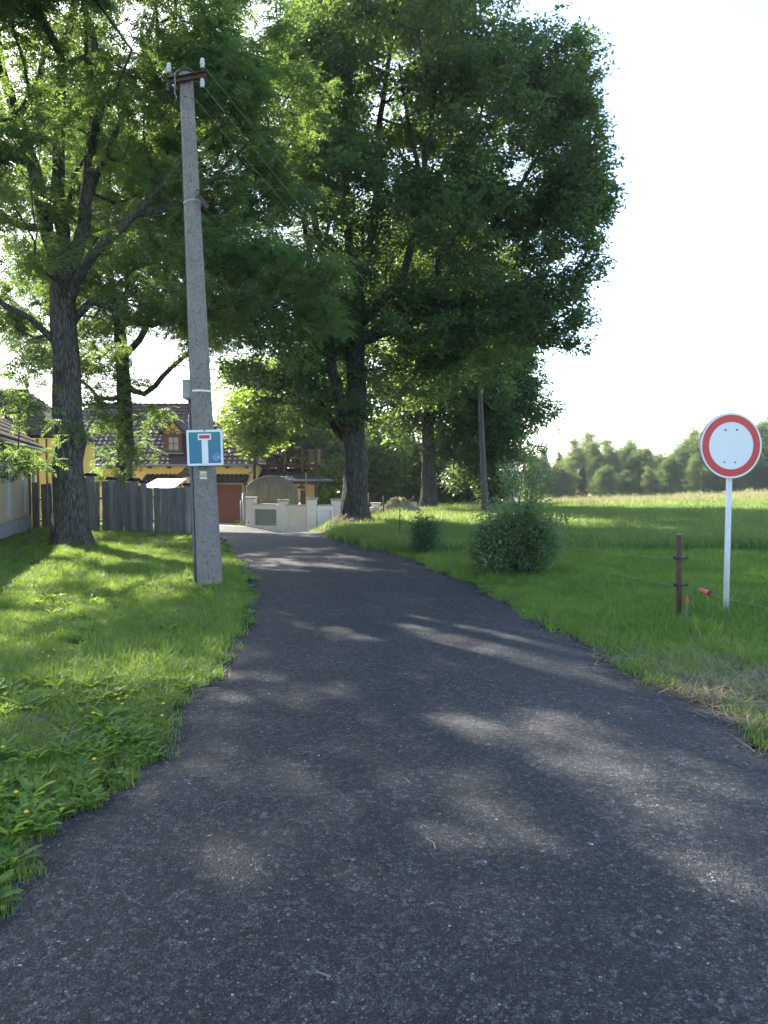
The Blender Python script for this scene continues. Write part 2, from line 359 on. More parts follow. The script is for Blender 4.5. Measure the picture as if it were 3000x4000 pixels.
def asphalt():
    m, nt, b = new_mat('asphalt'); co = coords(nt)
    cols = []
    v = N(nt, 'ShaderNodeTexVoronoi'); v.inputs['Scale'].default_value = 120; nt.links.new(co, v.inputs['Vector'])
    v2 = N(nt, 'ShaderNodeTexVoronoi'); v2.inputs['Scale'].default_value = 300; nt.links.new(co, v2.inputs['Vector'])
    s1 = N(nt, 'ShaderNodeSeparateColor'); nt.links.new(v.outputs['Color'], s1.inputs[0])
    s2 = N(nt, 'ShaderNodeSeparateColor'); nt.links.new(v2.outputs['Color'], s2.inputs[0])
    a = ramp(nt, s1.outputs[0], [(0.0, (0.008,0.008,0.009)), (0.5, (0.022,0.022,0.023)), (0.86, (0.055,0.053,0.052)), (0.99, (0.09,0.088,0.086)), (1.0, (0.30,0.30,0.30))])
    c = ramp(nt, s2.outputs[1], [(0.0, (0.007,0.007,0.008)), (0.55, (0.026,0.025,0.025)), (0.95, (0.08,0.077,0.075)), (1.0, (0.22,0.22,0.22))])
    pick = ramp(nt, s1.outputs[2], [(0.40, (0,0,0)), (0.46, (1,1,1))])
    col = mixc(nt, a, c, pick)
    v3 = N(nt, 'ShaderNodeTexVoronoi'); v3.inputs['Scale'].default_value = 42; nt.links.new(co, v3.inputs['Vector'])
    s3 = N(nt, 'ShaderNodeSeparateColor'); nt.links.new(v3.outputs['Color'], s3.inputs[0])
    g3 = ramp(nt, s3.outputs[0], [(0.0, (0.35,0.36,0.40)), (0.5, (0.85,0.86,0.9)), (0.88, (1.6,1.6,1.58)), (1.0, (2.8,2.75,2.7))])
    col = mixc(nt, col, g3, 1.0, 'MULTIPLY')
    n9 = noise(nt, co, 75, 3, 0.8); g9 = ramp(nt, n9, [(0.36, (0.35,0.35,0.37)), (0.5, (1,1,1)), (0.66, (1.9,1.87,1.84))])
    col = mixc(nt, col, g9, 1.0, 'MULTIPLY')
    # binder patches and worn, dusty wheel paths
    n1 = noise(nt, co, 1.1, 5, 0.6); pf = ramp(nt, n1, [(0.3, (0.42,0.45,0.50)), (0.7, (0.90,0.92,0.97))])
    col = mixc(nt, col, pf, 1.0, 'MULTIPLY')
    n3 = noise(nt, co, 6, 4, 0.7); pf3 = ramp(nt, n3, [(0.3, (0.8,0.8,0.8)), (0.7, (1.15,1.15,1.15))])
    col = mixc(nt, col, pf3, 1.0, 'MULTIPLY')
    nt.links.new(col, b.inputs['Base Color'])
    b.inputs['Roughness'].default_value = 0.7; b.inputs['Specular IOR Level'].default_value = 0.35
    d1 = N(nt, 'ShaderNodeMath', operation='ADD'); nt.links.new(v.outputs['Distance'], d1.inputs[0])
    d2 = N(nt, 'ShaderNodeMath', operation='MULTIPLY'); nt.links.new(v2.outputs['Distance'], d2.inputs[0]); d2.inputs[1].default_value = 0.5
    nt.links.new(d2.outputs[0], d1.inputs[1])
    d3 = N(nt, 'ShaderNodeMath', operation='MULTIPLY_ADD'); nt.links.new(s1.outputs[0], d3.inputs[0]); d3.inputs[1].default_value = 0.9; 
    neg = N(nt, 'ShaderNodeMath', operation='MULTIPLY'); nt.links.new(d1.outputs[0], neg.inputs[0]); neg.inputs[1].default_value = -1.0
    nt.links.new(neg.outputs[0], d3.inputs[2])
    bump(nt, b, d3.outputs[0], 0.8, 0.006); return m
M['asphalt'] = asphalt()
def pebble_mat():
    m, nt, b = new_mat('pebble'); oi = N(nt, 'ShaderNodeObjectInfo')
    col = ramp(nt, oi.outputs['Random'], [(0.0, (0.02,0.02,0.023)), (0.5, (0.038,0.038,0.041)), (0.88, (0.08,0.078,0.076)), (0.99, (0.13,0.128,0.125)), (1.0, (0.42,0.42,0.41))])
    nt.links.new(col, b.inputs['Base Color']); b.inputs['Roughness'].default_value = 0.6; return m
M['pebble'] = pebble_mat()
def soil():
    m, nt, b = new_mat('meadow_soil'); co = coords(nt)
    n1 = noise(nt, co, 0.7, 6, 0.7); n2 = noise(nt, co, 14, 6, 0.8)
    c1 = ramp(nt, n1, [(0.35, (0.055,0.085,0.025)), (0.65, (0.09,0.12,0.035))])
    c2 = ramp(nt, n2, [(0.35, (0.5,0.5,0.5)), (0.65, (1.3,1.25,1.1))])
    col = mixc(nt, c1, c2, 1.0, 'MULTIPLY')
    sx = N(nt, 'ShaderNodeSeparateXYZ'); nt.links.new(co, sx.inputs[0])
    mr = N(nt, 'ShaderNodeMapRange'); mr.inputs[1].default_value = 18; mr.inputs[2].default_value = 60; nt.links.new(sx.outputs[1], mr.inputs[0])
    n4 = noise(nt, co, 0.25, 4); n4 = ramp(nt, n4, [(0.2, (0.6,0.6,0.6)), (0.6, (1,1,1))]); f4 = mixc(nt, mr.outputs[0], n4, 1.0, 'MULTIPLY')
    col = mixc(nt, col, (0.24,0.25,0.09), f4)
    n5 = noise(nt, co, 2.3, 4); d5 = ramp(nt, n5, [(0.58, (0,0,0)), (0.72, (0.75,0.75,0.75))])
    col = mixc(nt, col, (0.10,0.075,0.05), d5)
    nt.links.new(col, b.inputs['Base Color']); b.inputs['Roughness'].default_value = 1.0; b.inputs['Specular IOR Level'].default_value = 0.1
    bump(nt, b, n2, 0.8, 0.04); return m
M['soil'] = soil()
M['driveway'] = simple('driveway_concrete', (0.36,0.34,0.32), (0.28,0.265,0.25), 3, rough=0.9, bumps=0.4)

# ------------------------------------------------------------------ ground, road
def grid_mesh(name, xs, ys, mat, lift=0.0, label=None):
    X, Y = np.meshgrid(xs, ys); Z = ground(X, Y)
    Z = Z + 0.015*vnoise(X*1.3, Y*1.3, 1)*(Y < 60) + lift
    onr = on_road(X, Y, 0.25)
    Z = np.where(onr, Z-0.03, Z)
    v = np.stack([X, Y, Z], -1).reshape(-1, 3); nx = len(xs); ny = len(ys)
    i = np.arange(nx-1)[None, :]+np.arange(ny-1)[:, None]*nx
    f = np.stack([i, i+1, i+nx+1, i+nx], -1).reshape(-1, 4)
    me = bpy.data.meshes.new(name); me.from_pydata(v.tolist(), [], f.tolist()); me.materials.append(mat)
    me.polygons.foreach_set('use_smooth', [True]*len(f)); me.update()
    return link(name, me, None, 'structure')
xs = np.concatenate([-np.geomspace(400, 14, 22), np.arange(-13, 14, 0.25), np.geomspace(14, 400, 26)])
ys = np.concatenate([np.linspace(-60, -4, 8), np.arange(-3, 30, 0.25), np.arange(30, 70, 1.0), np.geomspace(70, 450, 22)])
grid_mesh('ground', xs, ys, M['soil'])

def ribbon(name, ys, nx, lift, mat, y0=None, split=None):
    vs = []; fs = []
    for y in ys:
        l, r = road_edges(y); l = float(l)+float(edge_noise(y, 1.0)); r = float(r)+float(edge_noise(y, 4.0))
        for k in range(nx+1):
            t = k/nx; x = l+(r-l)*t
            z = float(ground(x, y)) + lift + 0.012*math.sin(math.pi*t) + 0.004*math.sin(x*5+y*3)
            vs.append((x, y, z))
    n = nx+1
    for j in range(len(ys)-1):
        for k in range(nx): fs.append((j*n+k, j*n+k+1, (j+1)*n+k+1, (j+1)*n+k))
    # skirts
    for side in (0, nx):
        b0 = len(vs)
        for j in range(len(ys)):
            x, y, z = vs[j*n+side]; vs.append((x+(-0.03 if side == 0 else 0.03), y, z-0.07))
        for j in range(len(ys)-1):
            q = (j*n+side, b0+j, b0+j+1, (j+1)*n+side); fs.append(q if side == 0 else q[::-1])
    me = bpy.data.meshes.new(name); me.from_pydata(vs, [], fs); me.materials.append(mat); me.update()
    me.polygons.foreach_set('use_smooth', [True]*len(fs))
    return link(name, me, None, 'structure')
ribbon('road', list(np.arange(-5.9, 10, 0.03))+list(np.arange(10, 33.0, 0.08)), 24, 0.012, M['asphalt'])
ribbon('driveway', list(np.arange(33.0, 41.9, 0.3)), 12, 0.02, M['driveway'])

# ------------------------------------------------------------------ instancing on points (leaf sprays, grass tufts, pebbles)
SRC = {}
def source(name, vs, fs, mat, smooth=False):
    me = bpy.data.meshes.new(name); me.from_pydata(vs, [], fs); me.materials.append(mat)
    if smooth: me.polygons.foreach_set('use_smooth', [True]*len(fs))
    me.update(); o = bpy.data.objects.new(name, me); return o
_groups = {}
def inst_group(srcs):
    key = tuple(o.name for o in srcs)
    if key in _groups: return _groups[key]
    g = bpy.data.node_groups.new('spread_'+srcs[0].name, 'GeometryNodeTree')
    g.interface.new_socket('Geometry', in_out='INPUT', socket_type='NodeSocketGeometry')
    g.interface.new_socket('Geometry', in_out='OUTPUT', socket_type='NodeSocketGeometry')
    gi = g.nodes.new('NodeGroupInput'); go = g.nodes.new('NodeGroupOutput')
    ip = g.nodes.new('GeometryNodeInstanceOnPoints')
    g.links.new(gi.outputs[0], ip.inputs['Points'])
    jn = g.nodes.new('GeometryNodeJoinGeometry')
    for o in reversed(srcs):
        oi = g.nodes.new('GeometryNodeObjectInfo'); oi.inputs['Object'].default_value = o
        oi.inputs['As Instance'].default_value = True
        g.links.new(oi.outputs['Geometry'], jn.inputs[0])
    g.links.new(jn.outputs[0], ip.inputs['Instance'])
    def attr(n, t):
        a = g.nodes.new('GeometryNodeInputNamedAttribute'); a.data_type = t; a.inputs['Name'].default_value = n; return a.outputs[0]
    ip.inputs['Pick Instance'].default_value = True
    g.links.new(attr('idx', 'INT'), ip.inputs['Instance Index'])
    er = g.nodes.new('FunctionNodeEulerToRotation'); g.links.new(attr('rot', 'FLOAT_VECTOR'), er.inputs[0])
    g.links.new(er.outputs[0], ip.inputs['Rotation'])
    g.links.new(attr('scl', 'FLOAT'), ip.inputs['Scale'])
    g.links.new(ip.outputs[0], go.inputs[0])
    _groups[key] = g; return g
def spread(name, pts, rots, scls, srcs, parent=None, kind='stuff', idx=None):
    pts = np.asarray(pts, float); n = len(pts)
    off = np.array(wloc(parent)) if parent is not None else np.zeros(3)
    me = bpy.data.meshes.new(name); me.vertices.add(n); me.vertices.foreach_set('co', (pts-off).ravel())
    a = me.attributes.new('rot', 'FLOAT_VECTOR', 'POINT'); a.data.foreach_set('vector', np.asarray(rots, float).ravel())
    a = me.attributes.new('scl', 'FLOAT', 'POINT'); a.data.foreach_set('value', np.asarray(scls, float))
    a = me.attributes.new('idx', 'INT', 'POINT')
    a.data.foreach_set('value', (rng.integers(0, len(srcs), n) if idx is None else idx).astype(np.int32))
    me.materials.append(srcs[0].data.materials[0])
    me.update(); o = link(name, me, parent, kind)
    md = o.modifiers.new('spread', 'NODES'); md.node_group = inst_group(srcs); return o

# leaf sprays -------------------------------------------------------
def leaflet(vs, fs, base, d, n, L, W, fold=0.25):
    s = d.cross(n).normalized(); b = len(vs)
    mid = base + d*L*0.45 - n*(L*0.02)
    vs += [tuple(base), tuple(mid + s*W/2 + n*W*fold), tuple(base + d*L - n*L*0.12), tuple(mid - s*W/2 + n*W*fold)]
    fs += [(b, b+1, b+2), (b, b+2, b+3)]
def rv(r): return Vector((r.uniform(-1,1), r.uniform(-1,1), r.uniform(-1,1)))
def ash_spray(seed, nl=5):
    r = random.Random(seed); vs, fs = [], []
    for k in range(nl):
        az = r.uniform(0, 2*math.pi); d = Vector((math.cos(az), math.sin(az), r.uniform(-0.5, 0.35))).normalized()
        o = rv(r)*0.04; L = r.uniform(0.2, 0.3); n = (Vector((0,0,1)) + rv(r)*0.35).normalized(); s = d.cross(n).normalized()
        for j in range(5):
            t = 0.25+0.75*j/4; p = o + d*L*t + Vector((0,0,-0.09*t*t))
            if j == 4: leaflet(vs, fs, p, (d+Vector((0,0,-0.5))).normalized(), n, 0.085, 0.03)
            for sg in ((1, -1)):
                dd = (s*sg*0.9 + d*0.55 + Vector((0,0,-0.25)) + rv(r)*0.15).normalized()
                leaflet(vs, fs, p, dd, n, r.uniform(0.07,0.095), 0.03)
    return vs, fs
def leafy_spray(seed, nl=16, L=0.1, W=0.06, R=0.17, lobed=True):
    r = random.Random(seed); vs, fs = [], []
    for k in range(nl):
        o = rv(r)*R; o.z *= 0.6
        az = r.uniform(0, 2*math.pi); d = (Vector((math.cos(az), math.sin(az), r.uniform(-0.6,0.2))) + o*3).normalized()
        n = (Vector((0,0,1)) + rv(r)*0.8).normalized(); s = d.cross(n)
        if s.length < 0.1: continue
        s.normalize(); l = L*r.uniform(0.75,1.15); w = W*r.uniform(0.8,1.1); b = len(vs)
        n = s.cross(d)
        if lobed:
            prof = [(0.0,0.05),(0.3,0.75),(0.42,0.45),(0.6,1.0),(0.72,0.6),(0.88,0.7),(1.0,0.0)]
            for (t, q) in prof:
                c = o + d*l*t - n*(0.15*l*t*t)
                vs.append(tuple(c + s*w/2*q + n*w*0.12)); vs.append(tuple(c - s*w/2*q + n*w*0.12))
            for j in range(len(prof)-1): fs.append((b+2*j, b+2*j+2, b+2*j+3, b+2*j+1))
        else: leaflet(vs, fs, o, d, n, l, w)
    return vs, fs
def needle_spray(seed):
    r = random.Random(seed); vs, fs = [], []
    for k in range(12):
        az = r.uniform(0, 2*math.pi); d = Vector((math.cos(az), math.sin(az), r.uniform(-0.4,0.1))).normalized()
        leaflet(vs, fs, rv(r)*0.1, d, Vector((0,0,1)), r.uniform(0.2,0.4), 0.06, 0.1)
    return vs, fs
ASH = [source('ash_spray', *ash_spray(i), M['ash_leaf']) for i in range(3)]
OAK = [source('oak_spray', *leafy_spray(10+i, 18, 0.105, 0.065), M['oak_leaf']) for i in range(3)]
MAP = [source('maple_spray', *leafy_spray(20+i, 16, 0.12, 0.11, 0.2), M['maple_leaf']) for i in range(3)]
FAR = [source('far_spray', *leafy_spray(30+i, 22, 0.2, 0.15, 0.38, False), M['far_leaf']) for i in range(3)]
BIR = [source('birch_spray', *leafy_spray(40+i, 26, 0.15, 0.10, 0.36, False), M['birch_leaf']) for i in range(3)]
NED = [source('needle_spray', *needle_spray(50+i), M['needle']) for i in range(2)]
WIL = [source('willow_spray', *leafy_spray(60+i, 11, 0.072, 0.030, 0.10, False), M['willow_leaf']) for i in range(3)]
SAP = [source('sapling_spray', *leafy_spray(70+i, 10, 0.06, 0.024, 0.08, False), M['spruce_leaf']) for i in range(2)]

# trees ---------------------------------------------------------------
def grow(limbs, targets, step=0.45, pen=0.35, seed=1):
    """limbs: list of (parent_limb, parent_frac, points, r0, r1). Returns nodes, parents, fixed radii"""
    r = np.random.default_rng(seed)
    P = []; par = []; rad = []; plen = []; ends = []
    limb_nodes = []
    for (pl, pf, pts, r0, r1) in limbs:
        pts = [np.array(p, float) for p in pts]; ids = []
        if pl is not None:
            pid = limb_nodes[pl][min(int(pf*(len(limb_nodes[pl])-1)+0.5), len(limb_nodes[pl])-1)]
            pts = [P[pid]] + pts
        else: pid = -1
        seg = [np.linalg.norm(pts[i+1]-pts[i]) for i in range(len(pts)-1)]; T = sum(seg); n = max(2, int(T/step))
        # catmull-rom through pts
        dense = []
        for i in range(len(pts)-1):
            p0 = pts[max(i-1,0)]; p1 = pts[i]; p2 = pts[i+1]; p3 = pts[min(i+2, len(pts)-1)]
            for t in np.linspace(0, 1, 10, endpoint=False):
                dense.append(0.5*((2*p1)+(-p0+p2)*t+(2*p0-5*p1+4*p2-p3)*t*t+(-p0+3*p1-3*p2+p3)*t**3))
        dense.append(pts[-1]); dense = np.array(dense)
        cl = np.concatenate([[0], np.cumsum(np.linalg.norm(np.diff(dense, axis=0), axis=1))])
        for k in range(0 if pl is None else 1, n+1):
            q = k/n; p = np.array([np.interp(q*cl[-1], cl, dense[:, a]) for a in range(3)])
            if k > 1: p = p + r.normal(0, 0.04, 3)*step*1.2
            P.append(p); par.append(pid if not ids else ids[-1]); rad.append(r0+(r1-r0)*q)
            plen.append((0 if par[-1] < 0 else plen[par[-1]])+(0 if par[-1] < 0 else float(np.linalg.norm(p-P[par[-1]]))))
            ids.append(len(P)-1)
        limb_nodes.append(ids)
    nl = len(P); trunk_n = len(limb_nodes[0])
    cap = len(P)+len(targets)*14+10
    A = np.zeros((cap, 3)); A[:len(P)] = P; PL = np.zeros(cap); PL[:len(P)] = plen; n = len(P)
    ok = np.ones(cap, bool); ok[:max(1, int(trunk_n*0.35))] = False
    par = par + [0]*(cap-len(par)); rad = rad + [0.0]*(cap-len(rad))
    d0 = np.array([np.min(np.linalg.norm(A[:nl]-t, axis=1)) for t in targets])
    ends = []
    for ti in np.argsort(d0):
        t = targets[ti]; d = np.linalg.norm(A[:n]-t, axis=1)
        cost = d + pen*PL[:n]*0.5 + np.where(ok[:n], 0, 50) + 0.6*np.clip(A[:n, 2]-t[2], 0, 9)
        j = int(np.argmin(cost)); D = d[j]
        if D < 0.05: ends.append(j); continue
        k = max(1, int(D/step)); prev = j; a = A[j]
        sag = np.array([0, 0, -0.10*D])
        for i in range(1, k+1):
            q = i/k; p = a+(t-a)*q + sag*math.sin(math.pi*q) + (r.normal(0, 0.06, 3)*min(1, D) if i < k else 0)
            A[n] = p; par[n] = prev; PL[n] = PL[prev]+np.linalg.norm(p-A[prev]); prev = n; n += 1
        ends.append(prev)
    A = A[:n]; par = np.array(par[:n]); rad = np.array(rad[:n])
    cnt = np.zeros(n); 
    for e in ends: cnt[e] += 1
    for i in range(n-1, -1, -1):
        if par[i] >= 0 and i != par[i]: cnt[par[i]] += cnt[i]
    rad = np.maximum(rad, np.where(np.arange(n) < nl, 0, 0.0075*np.maximum(cnt, 1)**0.52))
    return A, par, rad, cnt, nl, ends

def tube_chains(A, par, rad, sel, mb, thr=0.0, emit=None):
    n = len(A); best = {}
    for i in range(n):
        p = par[i]
        if p >= 0 and (p not in best or rad[i] > rad[best[p]]): best[p] = i
    for i in range(n):
        p = par[i]
        if p >= 0 and best.get(p) == i and sel[p]: continue     # continues an existing chain
        if not sel[i]: continue
        chain = ([p] if p >= 0 else []) + [i]; c = i
        while c in best and sel[best[c]]: c = best[c]; chain.append(c)
        if len(chain) < 2: continue
        rr = [float(rad[c]) for c in chain]
        if p >= 0: rr[0] = min(float(rad[p])*0.8, rr[1]*1.25)
        m = max(rr); ns = 12 if m > 0.15 else 8 if m > 0.06 else 5 if m > 0.025 else 3
        mb.tube([A[c] for c in chain], rr, ns, cap=False)
        if emit: emit(mb); mb.v = []; mb.f = []; mb.m = []

def blob_targets(blobs, n, seed, clump=0.0, shell=0.55):
    """blobs: (cx,cy,cz,rx,ry,rz,weight)"""
    r = np.random.default_rng(seed); B = np.array(blobs, float)
    w = B[:, 6]*(B[:, 3]*B[:, 4]*B[:, 5])**0.75; w = w/w.sum(); out = []
    ph = r.uniform(0, 6, 6)
    while len(out) < n:
        b = B[r.choice(len(B), p=w)]; d = r.normal(size=3); d /= np.linalg.norm(d)
        q = r.uniform(shell, 1)**0.6 if r.uniform() < 0.75 else r.uniform(0.2, 1)
        p = b[:3]+d*q*b[3:6]
        if clump:
            f = math.sin(p[0]*1.5+ph[0])+math.sin(p[1]*1.4+ph[1])+math.sin(p[2]*1.7+ph[2])+0.6*math.sin(p[0]*3.1+p[2]*2.7+ph[3])
            if f < r.uniform(-2.2, -2.2+3.0*clump): continue
        out.append(p)
    return np.array(out)

def make_trunk(A, par, rad, nl, root, mat, flare=1.5, base_z=None, ntr=None, name='trunk'):
    pass

def tree(name, base, limbs, blobs, ntar, per, srcs, bark_m, label, cat='tree', group=None, seed=1,
         spread_r=0.5, scl=(0.8, 1.25), clump=0.6, droop=0.0, flare=1.5, step=0.45, roots=5, extra=None, shell=0.55, bare=0.0, split=True):
    root = thing(name, base, label, cat, group)
    T = blob_targets(blobs, int(ntar*(1.25 if bare else 1)), seed, clump, shell)
    if bare:      # the inside of an old crown, close to its limbs, carries few leaves
        L = np.concatenate([np.array([np.array(a)+(np.array(b_)-np.array(a))*t for a, b_ in zip(l[2][:-1], l[2][1:]) for t in np.linspace(0, 1, 6)]) for l in limbs])
        dm = np.array([np.min(np.linalg.norm(L-t, axis=1)) for t in T])
        T = T[(dm > bare) | (np.random.default_rng(seed).random(len(T)) < 0.15)][:ntar]
    A, par, rad, cnt, nl, ends = grow(limbs, T, step, seed=seed)
    thick = (rad > 0.045)
    mb = MB(); tr = MB()
    # main stem as a dense lathe-like tube with buttresses and lumps
    ids = [i for i in range(nl)]
    stem = [0]
    for i in range(1, nl):
        if par[i] == stem[-1] and i == stem[-1]+1: stem.append(i)
        else: break
    pts = []; P0 = A[stem]; cl = np.concatenate([[0], np.cumsum(np.linalg.norm(np.diff(P0, axis=0), axis=1))])
    L = cl[-1]; ns = 28; m = max(8, int(L/0.12)); base_i = len(tr.v); fs = []
    for j in range(m+1):
        q = j/m*L; p = np.array([np.interp(q, cl, P0[:, a]) for a in range(3)]); r0 = float(np.interp(q, cl, rad[stem]))
        for k in range(ns):
            t = 2*math.pi*k/ns
            fl = 1 + (flare-1)*math.exp(-q/0.45)*(0.75+0.55*math.cos(roots*t+seed)) + 0.045*math.sin(3*t+q*1.3+seed)+0.03*math.sin(7*t-q*2.1)+0.02*math.sin(13*t+q*0.7)
            tr.v.append((p[0]+math.cos(t)*r0*fl, p[1]+math.sin(t)*r0*fl, p[2]-(0.25 if j == 0 else 0)))
    for j in range(m):
        for k in range(ns):
            k2 = (k+1) % ns; fs.append((j*ns+k, j*ns+k2, (j+1)*ns+k2, (j+1)*ns+k))
    fs.append(tuple(m*ns+k for k in range(ns)))
    tr.f += fs; tr.m += [0]*len(fs)
    tr.build('trunk', bark_m, root, smooth=True)
    sel = thick.copy(); sel[stem] = False
    b1 = MB()
    if split: tube_chains(A, par, rad, sel, b1, emit=lambda m_: m_.build('limb', bark_m, root, smooth=True))
    else:
        tube_chains(A, par, rad, sel, b1)
        if b1.v: b1.build('limbs', bark_m, root, smooth=True, kind='stuff')
    sel2 = ~thick; sel2[stem] = False
    b2 = MB(); tube_chains(A, par, rad, sel2, b2)
    if b2.v: b2.build('twigs', M['bark_dark'], root, smooth=True, kind='stuff')
    r = np.random.default_rng(seed+5)
    E = A[ends]; pts = np.repeat(E, per, axis=0)+r.normal(0, 1, (len(E)*per, 3))*np.array([spread_r, spread_r, spread_r*0.6])*0.6
    if extra is not None: pts = np.concatenate([pts, extra])
    n = len(pts)
    rots = np.stack([r.uniform(-0.5, 0.5, n)+droop, r.uniform(-0.5, 0.5, n), r.uniform(0, 6.28, n)], -1)
    spread('crown', pts, rots, r.uniform(scl[0], scl[1], n), srcs, root)
    return root

def pb(px, py, Y, rpx, rpy, ry, w=1.0):
    c = at(px, py, Y); return (c.x, c.y, c.z, rpx/3000*Y, ry, rpy/3000*Y, w)
def P_(px, py, Y): return tuple(at(px, py, Y))

# --- the near ash on the left lawn
YA = 17.6
bz = float(ground(at(283, 2130, YA).x, YA))
ash_base = (at(283, 2130, YA).x, YA, bz)
ash_limbs = [
    (None, 0, [ash_base, P_(272,1990,YA), P_(270,1800,YA), P_(262,1600,YA), P_(252,1350,YA), P_(250,1130,YA)], 0.36, 0.27),
    (0, 1.0, [P_(200,950,YA), P_(150,720,YA-0.3), P_(85,520,YA-0.5), P_(10,250,YA-0.8), P_(-30,0,YA-1)], 0.19, 0.08),
    (0, 1.0, [P_(245,950,YA+0.2), P_(225,700,YA+0.2), P_(235,450,YA), P_(245,220,YA), P_(300,-20,YA), P_(340,-300,YA)], 0.18, 0.06),
    (0, 0.97, [P_(310,960,YA), P_(335,750,YA-0.3), P_(365,480,YA-0.4), P_(370,200,YA-0.4), P_(330,20,YA-0.3)], 0.17, 0.06),
    (0, 0.93, [P_(360,1000,YA-0.5), P_(470,900,YA-1), P_(600,760,YA-1.2), P_(760,560,YA-1.4)], 0.13, 0.05),
    (0, 0.72, [P_(170,1290,YA-0.2), P_(90,1225,YA-0.5), P_(0,1180,YA-0.8), P_(-150,1060,YA-1)], 0.09, 0.05),
    (0, 0.8, [P_(370,1180,YA+0.4), P_(540,1260,YA+0.6), P_(760,1230,YA+0.3), P_(980,1160,YA)], 0.11, 0.04),
    (3, 0.25, [P_(400,650,YA+0.8), P_(480,450,YA+1.4), P_(560,200,YA+1.8), P_(640,-100,YA+2)], 0.09, 0.04),
    (1, 0.55, [P_(140,330,YA), P_(170,200,YA+0.4), P_(175,20,YA+0.6)], 0.09, 0.04),
    (4, 0.5, [P_(700,800,YA-0.5), P_(880,640,YA), P_(1050,500,YA)], 0.07, 0.03),
]
ash_blobs = [pb(420,330,YA,330,330,3.4), pb(720,420,YA,360,360,3.6,1.2), pb(930,820,YA,300,330,3.0,1.1), pb(1120,1120,YA,230,190,2.2),
    pb(720,1120,YA,330,230,3.0), pb(330,800,YA,330,330,3.2), pb(40,950,YA,230,330,2.8), pb(980,330,YA,260,300,3.0), pb(400,-150,YA,600,260,4.0),
    (-9.0,14.0,11.5,2.8,2.4,1.8,3.0), (-6.6,13.2,11.2,2.6,2.2,1.5,2.8), (-9.8,14.6,9.6,1.8,1.8,1.2,1.0), (-11.4,15.8,11.0,2.0,2.2,1.6,0.6), (-10.5,12.5,10.8,2.2,2.0,1.6,1.5), (-9.6,20.8,10.6,2.4,2.2,2.0,0.9),
    pb(60,1600,YA-1.5,150,90,1.2,0.6), pb(280,1690,YA,180,120,1.0,0.7), pb(50,1770,YA-1.6,100,50,0.7,0.5), pb(600,1330,YA+0.8,230,90,1.8,0.5), pb(-300,700,YA,250,350,3.0,0.5),
    pb(1180,1330,YA,160,110,1.5,0.7), pb(160,1420,YA,170,80,1.6,0.5)]
tree('ash_tree', ash_base, ash_limbs, ash_blobs, 1320, 9, ASH, M['bark_ash'],
     'large ash tree with feathery leaves and thick forked trunk standing on the left lawn', seed=3, spread_r=0.42, clump=1.05, flare=1.5, scl=(0.85,1.3), bare=0.95)

# --- second ash, behind the plank fence
YB = 28.5
b2 = at(482, 2060, YB); b2 = (b2.x, YB, float(ground(b2.x, YB)))
limbs2 = [
    (None, 0, [b2, P_(484,1900,YB), P_(488,1700,YB), P_(485,1500,YB), P_(470,1300,YB)], 0.34, 0.22),
    (0, 1.0, [P_(440,1150,YB), P_(420,900,YB), P_(430,600,YB)], 0.16, 0.05),
    (0, 0.9, [P_(560,1300,YB), P_(640,1100,YB), P_(700,850,YB)], 0.14, 0.05),
    (0, 0.75, [P_(570,1540,YB), P_(690,1420,YB), P_(830,1310,YB), P_(960,1290,YB)], 0.12, 0.04),
    (0, 0.7, [P_(400,1560,YB), P_(330,1500,YB), P_(230,1420,YB)], 0.10, 0.04),
    (0, 0.95, [P_(500,1050,YB+1), P_(530,800,YB+1)], 0.12, 0.04)]
blobs2 = [pb(480,900,YB,420,330,4.5), pb(760,1080,YB,280,240,3.5), pb(240,1250,YB,230,230,3.0), pb(480,1570,YB-0.6,150,160,1.6,0.8), pb(880,1260,YB,200,110,2.4,0.8),
          pb(490,1830,YB-0.4,120,90,1.0,0.6), pb(500,560,YB,340,200,4,0.8)]
tree('ash_tree', b2, limbs2, blobs2, 520, 11, ASH, M['bark_ash'], 'ash tree with leafy trunk rising behind the grey plank fence', seed=9, spread_r=0.65, clump=0.8, scl=(1.1,1.6), flare=1.3)

